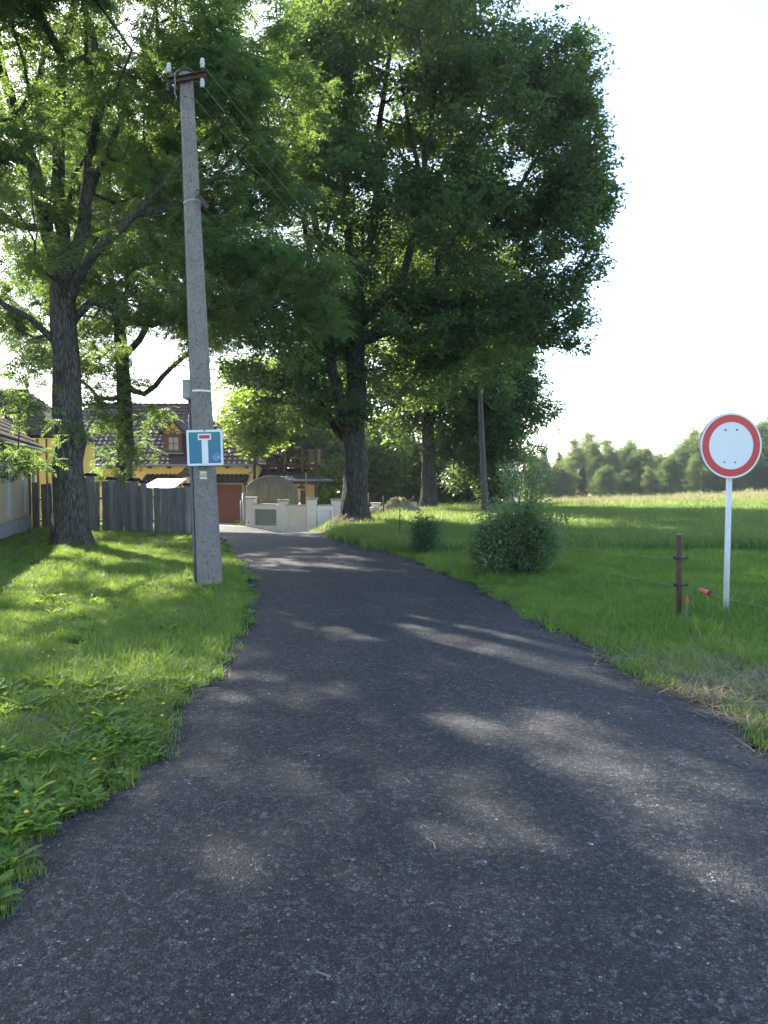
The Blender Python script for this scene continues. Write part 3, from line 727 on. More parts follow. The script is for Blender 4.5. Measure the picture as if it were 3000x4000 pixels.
# --- the big oak beside the road
YO = 25.0
ob = at(1388, 2075, YO); ob = (ob.x, YO, float(ground(ob.x, YO))-0.05)
oak_limbs = [
    (None, 0, [ob, P_(1385,1980,YO), P_(1388,1830,YO), P_(1385,1700,YO), P_(1395,1560,YO), P_(1390,1400,YO), P_(1395,1230,YO)], 0.42, 0.26),
    (0, 0.42, [P_(1345,1650,YO-0.3), P_(1330,1560,YO-0.4), P_(1290,1400,YO-0.5), P_(1230,1150,YO-0.6), P_(1190,850,YO-0.8)], 0.20, 0.07),
    (0, 0.40, [P_(1320,1690,YO+0.3), P_(1270,1600,YO+0.6), P_(1190,1500,YO+0.8), P_(1080,1430,YO+1)], 0.15, 0.05),
    (0, 1.0, [P_(1370,1050,YO), P_(1350,800,YO), P_(1360,500,YO), P_(1370,150,YO), P_(1380,-250,YO)], 0.17, 0.05),
    (0, 0.98, [P_(1420,1050,YO+0.3), P_(1470,800,YO+0.4), P_(1480,500,YO+0.5), P_(1520,200,YO+0.5), P_(1560,-150,YO)], 0.16, 0.05),
    (0, 0.92, [P_(1490,1180,YO-0.3), P_(1580,1060,YO-0.5), P_(1640,800,YO-0.6), P_(1680,500,YO-0.6), P_(1740,150,YO-0.5)], 0.16, 0.05),
    (0, 0.88, [P_(1540,1240,YO), P_(1680,1150,YO-0.2), P_(1850,980,YO-0.3), P_(2000,780,YO-0.3), P_(2150,520,YO-0.3)], 0.15, 0.05),
    (0, 0.84, [P_(1520,1300,YO+0.5), P_(1700,1230,YO+0.7), P_(1900,1150,YO+0.7), P_(2120,1080,YO+0.5)], 0.13, 0.05),
    (0, 0.95, [P_(1290,1080,YO+0.4), P_(1230,850,YO+0.6), P_(1180,550,YO+0.6), P_(1150,250,YO+0.5)], 0.14, 0.05),
    (6, 0.3, [P_(1720,900,YO+0.5), P_(1820,650,YO+0.6), P_(1900,350,YO+0.6)], 0.10, 0.04),
    (5, 0.5, [P_(1600,500,YO-1), P_(1560,250,YO-1.2)], 0.08, 0.04),
    (3, 0.3, [P_(1290,700,YO-0.8), P_(1260,400,YO-1), P_(1250,100,YO-1)], 0.09, 0.04),
    (7, 0.5, [P_(1850,1260,YO-0.6), P_(2000,1290,YO-0.8), P_(2120,1310,YO-0.8)], 0.06, 0.03)]
oak_blobs = [pb(1500,250,YO,420,330,5.0), pb(1900,560,YO,370,330,4.5,1.15), pb(2180,640,YO,170,250,3.0,1.1), pb(2090,300,YO,210,160,2.8,1.0), pb(2170,980,YO,150,210,2.6),
    pb(2110,1250,YO,160,110,2.2,1.0), pb(1750,1010,YO,370,270,4.5,1.15), pb(1330,900,YO,330,330,4.5), pb(1180,1230,YO,240,200,3.5), pb(1250,480,YO,270,300,4.2),
    pb(1520,-250,YO,430,300,5.0), pb(1540,1330,YO,330,160,3.5), pb(1850,1300,YO,200,110,2.6), pb(1150,1520,YO+1,190,130,2.0,1.0), pb(1000,1450,YO+0.6,150,90,1.6,0.9), pb(1840,60,YO,190,160,3.0,0.8),
    pb(1420,1490,YO-1.2,230,110,1.6,0.8), pb(1230,1560,YO,150,110,1.8,0.7), pb(1370,1620,YO-0.6,120,60,1.0,0.5), pb(1620,1480,YO+1,180,110,2.5,0.7), pb(2230,1310,YO,70,50,1.2,0.5), (2.2,30.5,8.5,2.6,1.8,2.6,0.9), (3.9,30.8,11.5,2.2,1.8,2.4,0.8), (0.5,31.0,11.5,2.4,1.8,2.6,0.7), (4.4,31.5,8.0,2.2,1.8,1.9,1.0), (3.8,29.5,6.4,1.7,1.4,1.4,0.8),
    pb(2240,330,YO,80,110,1.4,0.9), pb(2290,760,YO,80,110,1.2,0.9)]
tree('oak_tree', ob, oak_limbs, oak_blobs, 2080, 9, OAK, M['bark_oak'],
     'huge oak with dense dark crown and rough trunk at the right road edge', seed=5, spread_r=0.42, clump=1.2, scl=(0.95,1.6), flare=1.7, roots=4, bare=0.5)

# --- trees behind the oak
def small_tree(name, px, py_top, Y, wpx, label, srcs, bark_m, n, per, seed, low=0.25, r0=0.3, sc=(1.2,1.9), sr=0.8, group=None, lean=0, clump=0.7, skirt=False):
    bx = at(px, 1900, Y).x; gz = float(ground(bx, Y)); top = at(px, py_top, Y).z; H = top-gz; R = wpx/3000*Y/2
    f = lambda a, h, dx=0, dy=0: (bx+a+lean*h/H+dx, Y+dy, gz+h)
    limbs = [(None, 0, [(bx, Y, gz), f(0.05, H*0.15), f(-0.05, H*0.4), f(0.1, H*0.7), f(0.0, H*0.92)], r0, 0.05)]
    rr = random.Random(seed)
    for k in range(9):
        a = k*2.4+rr.random(); h = H*(low+0.1+0.55*k/9); ln = R*(0.75-0.4*abs(h/H-0.5))
        limbs.append((0, h/H/0.92, [(bx+math.cos(a)*ln*0.5, Y+math.sin(a)*ln*0.5, gz+h+ln*0.3), (bx+math.cos(a)*ln, Y+math.sin(a)*ln, gz+h+ln*0.55)], r0*0.35, 0.03))
    B = []
    for k in range(11):
        a = k*2.399+rr.random(); h = low+(1-low)*(k+0.5)/11; prof = math.sin(math.pi*min(1, max(0.08, (h-low*0.6)/(1.08-low*0.6))))**0.7
        q = R*0.55*prof; B.append((bx+math.cos(a)*q, Y+math.sin(a)*q, gz+H*h, R*0.52*prof+0.4, R*0.52*prof+0.4, H*0.13, 1))
    if skirt:
        for k in range(5): B.append((bx+(k-2)*R*0.4, Y+rr.uniform(-1,1), gz+H*0.12, R*0.3, 1.5, H*0.12, 0.8))
    return tree(name, (bx, Y, gz), limbs, B, n, per, srcs, bark_m, label, seed=seed, spread_r=sr, scl=sc, clump=clump, group=group, flare=1.35)
small_tree('oak_tree', 1672, 830, 39.5, 820, 'broad reddish-barked oak standing just beyond the straw-coloured heap', OAK, M['bark_oak'], 620, 9, 21, low=0.28, r0=0.42, sc=(1.6,2.5), clump=1.0)
small_tree('leafy_tree', 1915, 1330, 41.5, 350, 'dense green tree with foliage to the ground behind the leaning wooden pole', OAK, M['bark_oak'], 250, 8, 22, low=0.16, r0=0.22, sc=(1.6,2.4), clump=1.1)
small_tree('leafy_tree', 1800, 1640, 54, 360, 'bushy tree filling the gap right of the broad reddish-barked oak', MAP, M['bark_oak'], 230, 8, 23, low=0.12, r0=0.25, sc=(1.7,2.5), skirt=True)
small_tree('maple_tree', 1500, 1660, 52, 400, 'sunlit yellow-green maple showing between the two oak trunks', MAP, M['bark_oak'], 240, 8, 24, low=0.12, r0=0.25, sc=(1.8,2.6), skirt=True)
small_tree('maple_tree', 1290, 1480, 60, 340, 'sunlit maple behind the wooden roof terrace', MAP, M['bark_oak'], 330, 8, 25, low=0.15, r0=0.25, sc=(1.8,2.6), skirt=True)
small_tree('maple_tree', 1050, 1440, 53, 400, 'bright backlit maple right of the concrete pole above the roof hip', MAP, M['bark_oak'], 360, 8, 26, low=0.3, r0=0.3, sc=(1.6,2.3))
small_tree('maple_tree', 1000, 1560, 38.5, 210, 'small backlit maple overhanging the garage roof corner', MAP, M['bark_oak'], 90, 7, 27, low=0.64, r0=0.10, sc=(1.3,1.8), sr=0.6)

# --- far tree line (prototypes, then copies)
def proto(kind, seed):
    rr = random.Random(seed); base = (0, 0, 0)
    if kind == 'spruce_tree':
        H = 13; limbs = [(None, 0, [(0,0,0), (0,0.05,H*0.5), (0.05,0,H)], 0.16, 0.02)]
        B = []
        for k in range(12):
            h = 0.1+0.88*k/12; q = 1.9*(1-h)+0.3; B.append((0, 0, H*h, q, q, 0.7, 1.3+0.8*(1-h)+5*h*h))
        return tree('spruce_tree', base, limbs, B, 300, 7, NED, M['bark_dark'], 'x', seed=seed, spread_r=0.38, scl=(0.9,1.5), clump=0.0, droop=0, flare=1.1, step=0.8, split=False)
    H = 12 if kind == 'birch_tree' else 11; R = 2.3 if kind == 'birch_tree' else 3.4
    limbs = [(None, 0, [(0,0,0), (0.1,0.1,H*0.3), (-0.1,0,H*0.6), (0.1,0,H*0.95)], 0.17, 0.03)]
    for k in range(7):
        a = k*2.4; h = H*(0.25+0.09*k); limbs.append((0, h/H, [(math.cos(a)*R*0.5, math.sin(a)*R*0.5, h+R*0.4)], 0.06, 0.02))
    B = []
    for k in range(12):
        a = k*2.399+rr.random(); h = 0.12+0.85*(k+0.5)/12; prof = min(1, (1.06-h)*1.9)**0.8*min(1, h*3.5+0.25) if kind == 'birch_tree' else (math.sin(math.pi*min(1, h*0.95+0.03)))**0.6
        q = R*0.5*prof; B.append((math.cos(a)*q, math.sin(a)*q, H*h, R*0.5*prof+0.3, R*0.5*prof+0.3, H*0.11, 1+3*h*h))
    return tree(kind, base, limbs, B, 200, 7, BIR if kind == 'birch_tree' else FAR, M['bark_birch'] if kind == 'birch_tree' else M['bark_dark'], 'x',
                seed=seed, spread_r=0.9, scl=(0.8,1.3), clump=0.9, flare=1.1, step=0.8, split=False)
protos = {'birch_tree': [proto('birch_tree', 41), proto('birch_tree', 42)], 'leafy_tree': [proto('leafy_tree', 43), proto('leafy_tree', 44)], 'spruce_tree': [proto('spruce_tree', 45)]}
used = set()
# px, top y, Y, kind, width factor
line = [(2095,1790,100,'leafy_tree'),(2140,1800,112,'spruce_tree'),(2125,1745,125,'spruce_tree'),(2165,1812,104,'leafy_tree'),(2185,1760,122,'spruce_tree'),(2205,1805,116,'leafy_tree'),
 (2225,1795,118,'spruce_tree'),(2250,1735,102,'birch_tree'),(2290,1712,106,'birch_tree'),(2325,1745,104,'birch_tree'),(2362,1735,108,'birch_tree'),(2395,1770,103,'birch_tree'),
 (2440,1755,110,'leafy_tree'),(2462,1735,112,'birch_tree'),(2500,1765,106,'leafy_tree'),(2530,1745,120,'spruce_tree'),(2545,1790,104,'leafy_tree'),(2585,1775,104,'leafy_tree'),
 (2640,1760,104,'leafy_tree'),(2680,1730,106,'leafy_tree'),(2705,1695,108,'birch_tree'),(2750,1700,104,'leafy_tree'),(2800,1720,106,'leafy_tree'),(2860,1700,104,'leafy_tree'),
 (2905,1690,108,'birch_tree'),(2950,1680,104,'leafy_tree'),(3000,1650,102,'leafy_tree'),(3060,1640,104,'leafy_tree'),(3130,1630,104,'leafy_tree')]
_r = random.Random(77)
for k in range(26): line.append((2060+k*43, 1835-k*1.8+_r.uniform(-18, 30), _r.uniform(94, 101) if k % 2 else _r.uniform(112, 130), _r.choice(['leafy_tree', 'leafy_tree', 'birch_tree'] if k > 5 else ['leafy_tree', 'spruce_tree'])))
ORD = 'first second third fourth fifth sixth seventh eighth ninth tenth eleventh twelfth thirteenth fourteenth fifteenth sixteenth seventeenth eighteenth nineteenth twentieth twenty-first twenty-second twenty-third twenty-fourth twenty-fifth twenty-sixth twenty-seventh twenty-eighth twenty-ninth thirtieth'.split()
ORD += ['thirty-'+w for w in ORD[:9]]+['fortieth']+['forty-'+w for w in ORD[:9]]
line.sort(key=lambda q: q[0]); ocnt = {}
desc = {'birch_tree': 'pale drooping birch in the far tree line', 'leafy_tree': 'dark leafy tree in the far tree line', 'spruce_tree': 'thin hazy spruce in the far tree line'}
for i, (px, pt, Y, kind) in enumerate(line):
    pl = protos[kind]; p = pl[i % len(pl)]
    if p.name in used: o = copy_tree(p)
    else: o = p; used.add(p.name)
    x = at(px, 1900, Y).x; gz = float(ground(x, Y)); H = at(px, pt, Y).z-gz; base = 13 if kind == 'spruce_tree' else 12.3 if kind == 'birch_tree' else 11.3
    s = H/base*(1.13 if kind == 'birch_tree' else 1.06); o.location = (x, Y, gz-0.1); o.rotation_euler = (0, 0, i*1.7); wf = 1.0 if kind != 'leafy_tree' else 1.2
    o.scale = (s*wf, s*wf, s)
    oc = ocnt.get(kind, 0); ocnt[kind] = oc+1
    side = 'left of the birches' if px < 2240 else 'left of the little shed roof' if px < 2520 else 'between the shed roof and the round sign' if px < 2730 else 'behind the round sign' if px < 2980 else 'right of the round sign'
    o['label'] = f'{desc[kind]}, {ORD[oc]} of its kind from the left'; o['category'] = 'tree'; o['group'] = 'trees along the far edge of the field'

# ------------------------------------------------------------------ shrubs
def shrub(name, px, py, Y, blobs, n, per, srcs, label, stems, seed, sr=0.12, sc=(0.9,1.4), stem_r=0.012):
    b = at(px, py, Y); b = (b.x, Y, float(ground(b.x, Y))); root = thing(name, b, label, 'shrub')
    T = blob_targets(blobs, n, seed, 0.3, 0.3)
    limbs = []
    r = random.Random(seed)
    limbs.append((None, 0, [b, (b[0], b[1], b[2]+0.25)], stem_r*1.4, stem_r))
    for k in range(stems):
        bl = blobs[k % len(blobs)]
        limbs.append((0, 0, [(b[0]+(bl[0]-b[0])*0.4+r.uniform(-.08,.08), b[1]+(bl[1]-b[1])*0.4, b[2]+(bl[2]-b[2])*0.5), (bl[0], bl[1], bl[2]), (bl[0]+r.uniform(-.05,.05), bl[1], bl[2]+bl[5]*0.95)], stem_r, 0.003))
    A, par, rad, cnt, nl, ends = grow(limbs, T, 0.12, seed=seed); rad = np.minimum(rad, stem_r*1.4)
    rad = np.where(np.arange(len(rad)) >= nl, np.minimum(rad, 0.006), rad)
    m = MB(); tube_chains(A, par, rad, np.ones(len(A), bool), m); m.build('stems', M['bark_dark'], root, smooth=True)
    rr = np.random.default_rng(seed); E = A[ends]; stem_pts = A[nl//2:nl]
    pts = np.concatenate([np.repeat(E, per, axis=0), np.repeat(A[3:nl], 2, axis=0)]); pts = pts+rr.normal(0, sr*0.5, pts.shape); k = len(pts)
    spread('foliage', pts, np.stack([rr.uniform(-1,1,k), rr.uniform(-1,1,k), rr.uniform(0,6.28,k)], -1), rr.uniform(sc[0], sc[1], k), srcs, root)
    return root
YW = 11.9
def willow(px, py, Y, label, seed):
    r = random.Random(seed); b = at(px, py, Y); g = float(ground(b.x, Y)); b = Vector((b.x, Y, g)); root = thing('willow_shrub', b, label, 'shrub')
    tips = []
    # outline of the shrub: (px, py of the tip, how many shoots)
    for (tx, ty, n) in [(a_, b_+(85 if c_ > 4 and b_ < 2000 else 0), c_) for (a_, b_, c_) in ((1880,2120,7),(1900,2010,9),(1945,1950,10),(1990,1915,12),(2030,1900,12),(2075,1885,13),(2120,1925,12),(2160,1975,10),(2185,2050,8),(2175,2130,7),(2120,2060,12),(2060,2010,16),(1985,2060,14),(1930,2110,10),(2050,2110,14),(2120,2150,9),(2058,1752,2),(2066,1850,2),(1905,1965,3),(2150,1890,2),(1960,1870,2),(2215,1960,2),(1850,2040,2),(2225,2080,2),(2010,1840,1),(2110,1850,2))]:
        for k in range(n):
            q = at(tx+r.uniform(-30,30), ty+r.uniform(-25,90)+ (0 if n > 2 else -20), Y+r.uniform(-0.45,0.45)); tips.append(q)
    st = MB(); P = []; 
    for t in tips:
        a = b+Vector((r.uniform(-0.16,0.16), r.uniform(-0.14,0.14), 0)); d = t-a
        m1 = a+Vector((d.x*0.25, d.y*0.3, d.z*0.45)); m2 = a+Vector((d.x*0.62, d.y*0.65, d.z*0.8))
        pts = [a, m1, m2, t]; st.tube(pts, [0.009,0.007,0.004,0.0015], 4, cap=False)
        L = d.length; n = int(L/0.115)
        for k in range(n):
            q = 0.25+0.78*(k+r.random())/n; q = min(q, 1.0); seg_ = min(2, int(q*3)); f = q*3-seg_; p = pts[seg_].lerp(pts[seg_+1], f)
            s_ = 0.075*(1-0.5*q); P.append(p+Vector((r.gauss(0,s_), r.gauss(0,s_), r.gauss(0,s_*0.8))))
    st.build('shoots', M['bark_dark'], root, smooth=True, kind='stuff')
    P = [p for p in P if p.z > g+0.05]; n = len(P)
    spread('foliage', [tuple(p) for p in P], [(r.uniform(-1,1), r.uniform(-1,1), r.uniform(0,6.28)) for p in P], [r.uniform(0.6,1.25) for p in P], WIL, root)
willow(2035, 2248, YW, 'tall grey-green willow shrub beside the road in front of the field', 61)
YW2 = 11.7
shrub('bramble_shrub', 1905, 2235, YW2, [pb(1915,2190,YW2,55,55,0.3), pb(1890,2130,YW2,45,60,0.25), pb(1935,2120,YW2,50,60,0.25)], 110, 4, WIL, 'low brownish bramble shrub at the left foot of the willow shrub', 6, 62)
YS = 15.2
shrub('ash_sapling', 1655, 2160, YS, [pb(1655,2120,YS,42,38,0.2), pb(1660,2075,YS,45,35,0.2), pb(1648,2035,YS,12,30,0.06,0.3), pb(1688,2050,YS,10,28,0.06,0.25)], 85, 4, SAP, 'small bushy green sapling in the grass right of the oak', 6, 63)

# ------------------------------------------------------------------ grass
def tuft(seed, n, R, H, W, lean=0.5, flat_=0.0):
    r = random.Random(seed); vs, fs = [], []
    for k in range(n):
        a = r.uniform(0, 6.283); q = R*math.sqrt(r.random()); bx, by = q*math.cos(a), q*math.sin(a)
        h = H*r.uniform(0.45, 1.15); w = W*r.uniform(0.7, 1.2); d = r.uniform(0, 6.283); ln = h*r.uniform(0.1, lean)*1.3
        sx, sy = -math.sin(d)*w/2, math.cos(d)*w/2; b = len(vs)
        for (t, ww) in ((0, 1), (0.5, 0.85)):
            ox = math.cos(d)*ln*t*t; oy = math.sin(d)*ln*t*t; z = h*t*(1-0.15*t)-0.005
            vs += [(bx+ox-sx*ww, by+oy-sy*ww, z), (bx+ox+sx*ww, by+oy+sy*ww, z)]
        vs.append((bx+math.cos(d)*ln, by+math.sin(d)*ln, h*(0.85-flat_)))
        fs += [(b, b+1, b+3, b+2), (b+2, b+3, b+4)]
    return vs, fs
def rosette(seed, n=9, L=0.13, W=0.04):
    r = random.Random(seed); vs, fs = [], []
    for k in range(n):
        a = k*2.4+r.uniform(-.3,.3); d = Vector((math.cos(a), math.sin(a), 0)); s = Vector((-d.y, d.x, 0)); l = L*r.uniform(0.7,1.2); el = r.uniform(0.5,1.3); b = len(vs)
        prof = [(0,0.2),(0.25,0.5),(0.4,0.45),(0.6,1.0),(0.72,0.8),(0.85,0.9),(1.0,0.05)]
        for (t, w) in prof:
            c = d*l*t*math.cos(el*(1-0.6*t)) + Vector((0,0,l*t*math.sin(el*(1-0.45*t))))
            vs += [tuple(c+s*W/2*w+Vector((0,0,0.006))), tuple(c), tuple(c-s*W/2*w+Vector((0,0,0.006)))]
        for j in range(len(prof)-1):
            fs += [(b+3*j, b+3*j+1, b+3*j+4, b+3*j+3), (b+3*j+1, b+3*j+2, b+3*j+5, b+3*j+4)]
    return vs, fs
GR = [source('grass_tuft', *tuft(100+i, 34, 0.09, 0.11, 0.0045, 0.9), M['grass']) for i in range(4)]
GF = [source('field_tuft', *tuft(110+i, 90, 0.32, 0.16, 0.009, 0.9), M['field_grass']) for i in range(3)]
GS = [source('soft_tuft', *tuft(115+i, 50, 0.16, 0.14, 0.006, 0.8), M['grass']) for i in range(3)]
DU = [source('dry_tuft', *tuft(140, 16, 0.10, 0.13, 0.004, 0.9), M['dry'])]
FD = [source('seeding_tuft', *tuft(145+i, 60, 0.34, 0.30, 0.010, 0.6), M['pale_grass']) for i in range(2)]
WD = [source('weed_rosette', *rosette(120+i), M['weed']) for i in range(3)]
DR = [source('straw', *tuft(130+i, 12, 0.1, 0.028, 0.0035, 7.0), M['dry']) for i in range(2)]

def scatter_pts(n, x0, x1, y0, y1, pw=1.0):
    # denser near the camera
    u = rng.random(n); y = (y0**(1-pw)+(y1**(1-pw)-y0**(1-pw))*u)**(1/(1-pw)) if pw != 1 else y0*(y1/y0)**u
    lo = np.maximum(x0, -0.54*y-2.2); hi = np.minimum(x1, 0.54*y+2.2); x = lo+(hi-lo)*rng.random(n)
    return x, y
def put(name, x, y, srcs, smin, smax, label, cat, tilt=0.15, dz=0.0, hscale=None):
    z = ground(x, y)+dz+0.015*vnoise(x*1.3, y*1.3, 1); n = len(x)
    rots = np.stack([rng.uniform(-tilt, tilt, n), rng.uniform(-tilt, tilt, n), rng.uniform(0, 6.28, n)], -1)
    s = rng.uniform(smin, smax, n)*np.where(rng.random(n) < 0.12, 1.45, 1.0)
    if hscale is not None: s = s*hscale
    o = spread(name, np.stack([x, y, z], -1), rots, s, srcs); return tag(o, label, cat)
MND = (float(at(1372,2000,24.9).x), 24.9)
def off_mounds(x, y):
    return (((x-MND[0])/1.35)**2+((y-MND[1]+0.15)/1.4)**2 > rng.uniform(0.8,1.25,len(x))) & (((x-0.61)/1.5)**2+((y-33.5)/1.2)**2 > 0.8)
def patch(x, y, s): return vnoise(x*1.9, y*1.9, s)+0.6*vnoise(x*4.3, y*4.3, s+3)
barn_a = np.array([-11.45, 25.0]); barn_b = np.array([-9.55, 19.0]); bdir = (barn_b-barn_a)/np.linalg.norm(barn_b-barn_a)
def right_of_barn(x, y):
    return (x-barn_a[0])*(-bdir[1]) - (y-barn_a[1])*(-bdir[0]) > 0.1
# left lawn
x, y = scatter_pts(46000, -14, 0, 1.6, 26, 1.3)
k = (~on_road(x, y, -0.03)) & (x < -0.9) & right_of_barn(x, y) & (patch(x, y, 2) > -0.95)
d = np.clip((y-3)/20, 0, 1); hs = (0.75+0.35*vnoise(x*0.8, y*0.8, 4))*(0.85+0.7*d)*(1-0.35*sstep(12, 18, y))
k &= (road_edges(y)[0]-x > 0.13) | (rng.random(len(x)) < 0.4)
put('lawn_grass', x[k], y[k], GR+GR[:3]+DU, 0.8, 1.3, 'green grass of the lawn left of the road', 'grass', hscale=hs[k])
x, y = scatter_pts(8500, -6, 0, 1.6, 11.5, 1.1)
e = road_edges(y)[0]; dist = e-x
k = (~on_road(x, y, 0.02)) & (x < -0.9) & (dist < 2.6) & (patch(x, y, 5)+0.45-dist*0.28+rng.uniform(-.5,.5,len(x)) > 0.1)
put('verge_weeds', x[k], y[k], WD, 0.28, 0.75, 'broad-leaved weeds along the left road edge', 'weeds', 0.2, dz=0.01)
# right verge and field
x, y = scatter_pts(36000, -2.5, 13, 1.6, 22, 1.2)
ed = x-road_edges(y)[1]
bare = np.exp(-((((x-2.5)+(y-5.2)*0.45)/1.1)**2+((y-5.2)/0.8)**2)*0.9)
k = off_mounds(x, y) & (~on_road(x, y, -0.03)) & (ed > -0.05) & (x > -1.3) & (rng.random(len(x)) > bare*0.93) & (patch(x, y, 8) > -1.0) & ((ed > 0.12) | (rng.random(len(x)) > 0.55))
put('meadow_grass', x[k], y[k], GS+GS+GS[:1]+DU, 0.75, 1.3, 'green meadow grass right of the road', 'grass', hscale=(0.85+0.35*vnoise(x*0.9, y*0.9, 7))[k]*(1.0-0.3*np.exp(-ed[k])))
x, y = scatter_pts(34000, -3.0, 60, 16, 95, 1.15)
k = off_mounds(x, y) & (~on_road(x, y, 0.05)) & (x-road_edges(y)[1] > 0.1) & ((x > -1.3) | (y > 43))
put('field_grass', x[k], y[k], GF, 0.8, 1.4, 'long grass of the open field', 'grass', hscale=(0.9+0.3*vnoise(x*0.4, y*0.4, 3))[k]*(1+y[k]/90))
x, y = scatter_pts(5000, 0.5, 60, 40, 96, 1.0)
k = rng.random(len(x)) < sstep(44, 62, y)
put('field_seeding_grass', x[k], y[k], FD, 0.8, 1.5, 'pale seeding grass along the far crest of the field', 'grass', hscale=1+y[k]/120)
# behind fence, round the house
x, y = scatter_pts(3000, -20, -2.5, 24, 41, 1.2)
k = (~on_road(x, y, 0.1)) & (x < -2.8) & ((x < -8.5) | (y > 34.5))
put('yard_grass', x[k], y[k], GS, 0.8, 1.2, 'grass in the yard behind the plank fence', 'grass')
# straw clippings on the right verge
n = 4200; y = rng.normal(5.1, 0.7, n); x = rng.normal(2.6, 0.75, n)-(y-5.2)*0.45; k = ~on_road(x, y, 0.03)
put('grass_clippings', x[k], y[k], DR, 0.7, 2.0, 'dry straw clippings on the bare verge right of the road', 'straw', 0.25, dz=0.01)
n = 260; x = rng.normal(-1.9, 0.45, n); y = rng.normal(5.0, 0.8, n); k = ~on_road(x, y, 0.1)
put('dry_grass', x[k], y[k], DR, 0.6, 1.3, 'withered grass patches near the left road edge', 'straw', 0.3, dz=0.02)

# pebbles and asphalt crumbs
def pebble(seed, fl=0.5):
    r = random.Random(seed); vs = []; 
    ring = [(math.cos(k*math.pi/3+0.3*r.random())*r.uniform(.7,1), math.sin(k*math.pi/3+0.3*r.random())*r.uniform(.6,1)) for k in range(6)]
    vs = [(a, b, 0) for a, b in ring]+[(a*0.6, b*0.6, fl*r.uniform(.7,1.1)) for a, b in ring]
    fs = [(k, (k+1) % 6, 6+(k+1) % 6, 6+k) for k in range(6)]+[tuple(range(6, 12))]
    return vs, fs
PE = [source('pebble', *pebble(140+i, 0.3+0.08*i), M['pebble']) for i in range(4)]
x, y = scatter_pts(90000, -2.2, 3.2, 1.6, 11, 1.8)
k = on_road(x, y, 0.04); x, y = x[k], y[k]
l, r_ = road_edges(y); t = np.clip((x-l)/(r_-l), 0, 1)
z = ground(x, y)+0.012+0.012*np.sin(np.pi*t)+0.004*np.sin(x*5+y*3)-0.0015
sz = np.clip(rng.lognormal(-5.65, 0.42, len(x)), 0.0018, 0.013)
o = spread('loose_gravel', np.stack([x, y, z], -1), np.stack([rng.uniform(-.5,.5,len(x)), rng.uniform(-.5,.5,len(x)), rng.uniform(0,6.28,len(x))], -1), sz, PE)
tag(o, 'loose grey gravel chips on the near part of the road', 'gravel')
# crumbs along both road edges
yy = rng.uniform(2.2, 14, 9000); side = rng.random(9000) < 0.5; l, r_ = road_edges(yy)
l = l+edge_noise(yy, 1.0); r_ = r_+edge_noise(yy, 4.0)
x = np.where(side, l+rng.normal(0.01, 0.055, 9000), r_+rng.normal(-0.01, 0.065, 9000))
sz = np.clip(rng.lognormal(-4.7, 0.45, len(x)), 0.004, 0.03)
CR = [source('asphalt_crumb', *pebble(150+i, 0.8), M['asphalt_crumb'] if 'asphalt_crumb' in M else simple('asphalt_crumb', (0.035,0.035,0.038), (0.015,0.015,0.017), 20, rough=0.8)) for i in range(3)]
o = spread('asphalt_crumbs', np.stack([x, yy, ground(x, yy)+0.0], -1), rng.uniform(-0.6, 0.6, (len(x), 3)), sz, CR)
tag(o, 'dark asphalt crumbs along the ragged road edges', 'asphalt crumbs')

# ------------------------------------------------------------------ concrete power pole
def lerp(a, b, t): return a+(b-a)*t
YP = 10.45
pbse = at(821, 2300, YP); pbse.z = float(ground(pbse.x, YP))-0.05; ptop = at(727, 285, YP-0.02)
pole = thing('concrete_power_pole', pbse, 'tall leaning concrete power pole with insulators beside the left road edge', 'power pole')
def pax(py):     # point of the pole axis at photo height py
    t = (2300-py)/(2300-285.0); return pbse.lerp(ptop, t)
def prad(py): return lerp(0.172, 0.086, (2300-py)/2015.0)
m = MB(); m.tube([pax(y) for y in range(2330, 280, -60)], [prad(y) for y in range(2330, 280, -60)], 32); m.build('shaft', M['pole_concrete'], pole, smooth=True)
m = MB(); d = (ptop-pbse).normalized(); m.lathe(ptop, [(0.086,-0.02),(0.095,0.0),(0.09,0.03),(0.06,0.06),(0.02,0.075)], 18, d); m.build('cap', M['moss'], pole, smooth=True)
# channel cross-arm
ca, cb = at(652, 318, YP-0.14), at(802, 290, YP-0.16)
m = MB()
for s in (-1, 1): m.bar(ca+Vector((0,0,0.035*s)), cb+Vector((0,0,0.035*s)), 0.05, 0.008)
m.bar(ca+Vector((0,0.02,0)), cb+Vector((0,0.02,0)), 0.008, 0.07); m.build('crossarm', M['rust'], pole)
m = MB(); m.bar(ca+Vector((0.06,0.21,0)), cb+Vector((-0.06,0.21,0)), 0.04, 0.06)
m.tube([ca+Vector((0.12,-0.03,0)), ca+Vector((0.12,0.24,0))], 0.008, 6); m.tube([cb+Vector((-0.12,-0.03,0)), cb+Vector((-0.12,0.24,0))], 0.008, 6); m.build('back_clamp', M['rust'], pole)
prof = [(0.012,0),(0.026,0.006),(0.030,0.022),(0.018,0.027),(0.017,0.034),(0.034,0.040),(0.036,0.056),(0.019,0.062),(0.018,0.070),(0.028,0.078),(0.026,0.10),(0.012,0.112)]
def insul(px, py, up, mat, nm='insulator'):
    c = at(px, py, YP-0.14); mm = MB(); mm.lathe(c, [(r*0.98, z*1.15) for r, z in prof], 18, (0,0,1))
    o = mm.build(nm, M[mat], pole, smooth=True)
    p = MB(); q = ca if px < 720 else cb
    p.tube([(c.x, c.y, c.z+0.02), (c.x, c.y, q.z)], 0.008, 6); p.build('pin', M['rust'], o, smooth=True)
insul(660, 284, 1, 'porcelain'); insul(791, 266, 1, 'porcelain'); insul(660, 358, -1, 'insul_dark'); insul(790, 342, -1, 'porcelain')
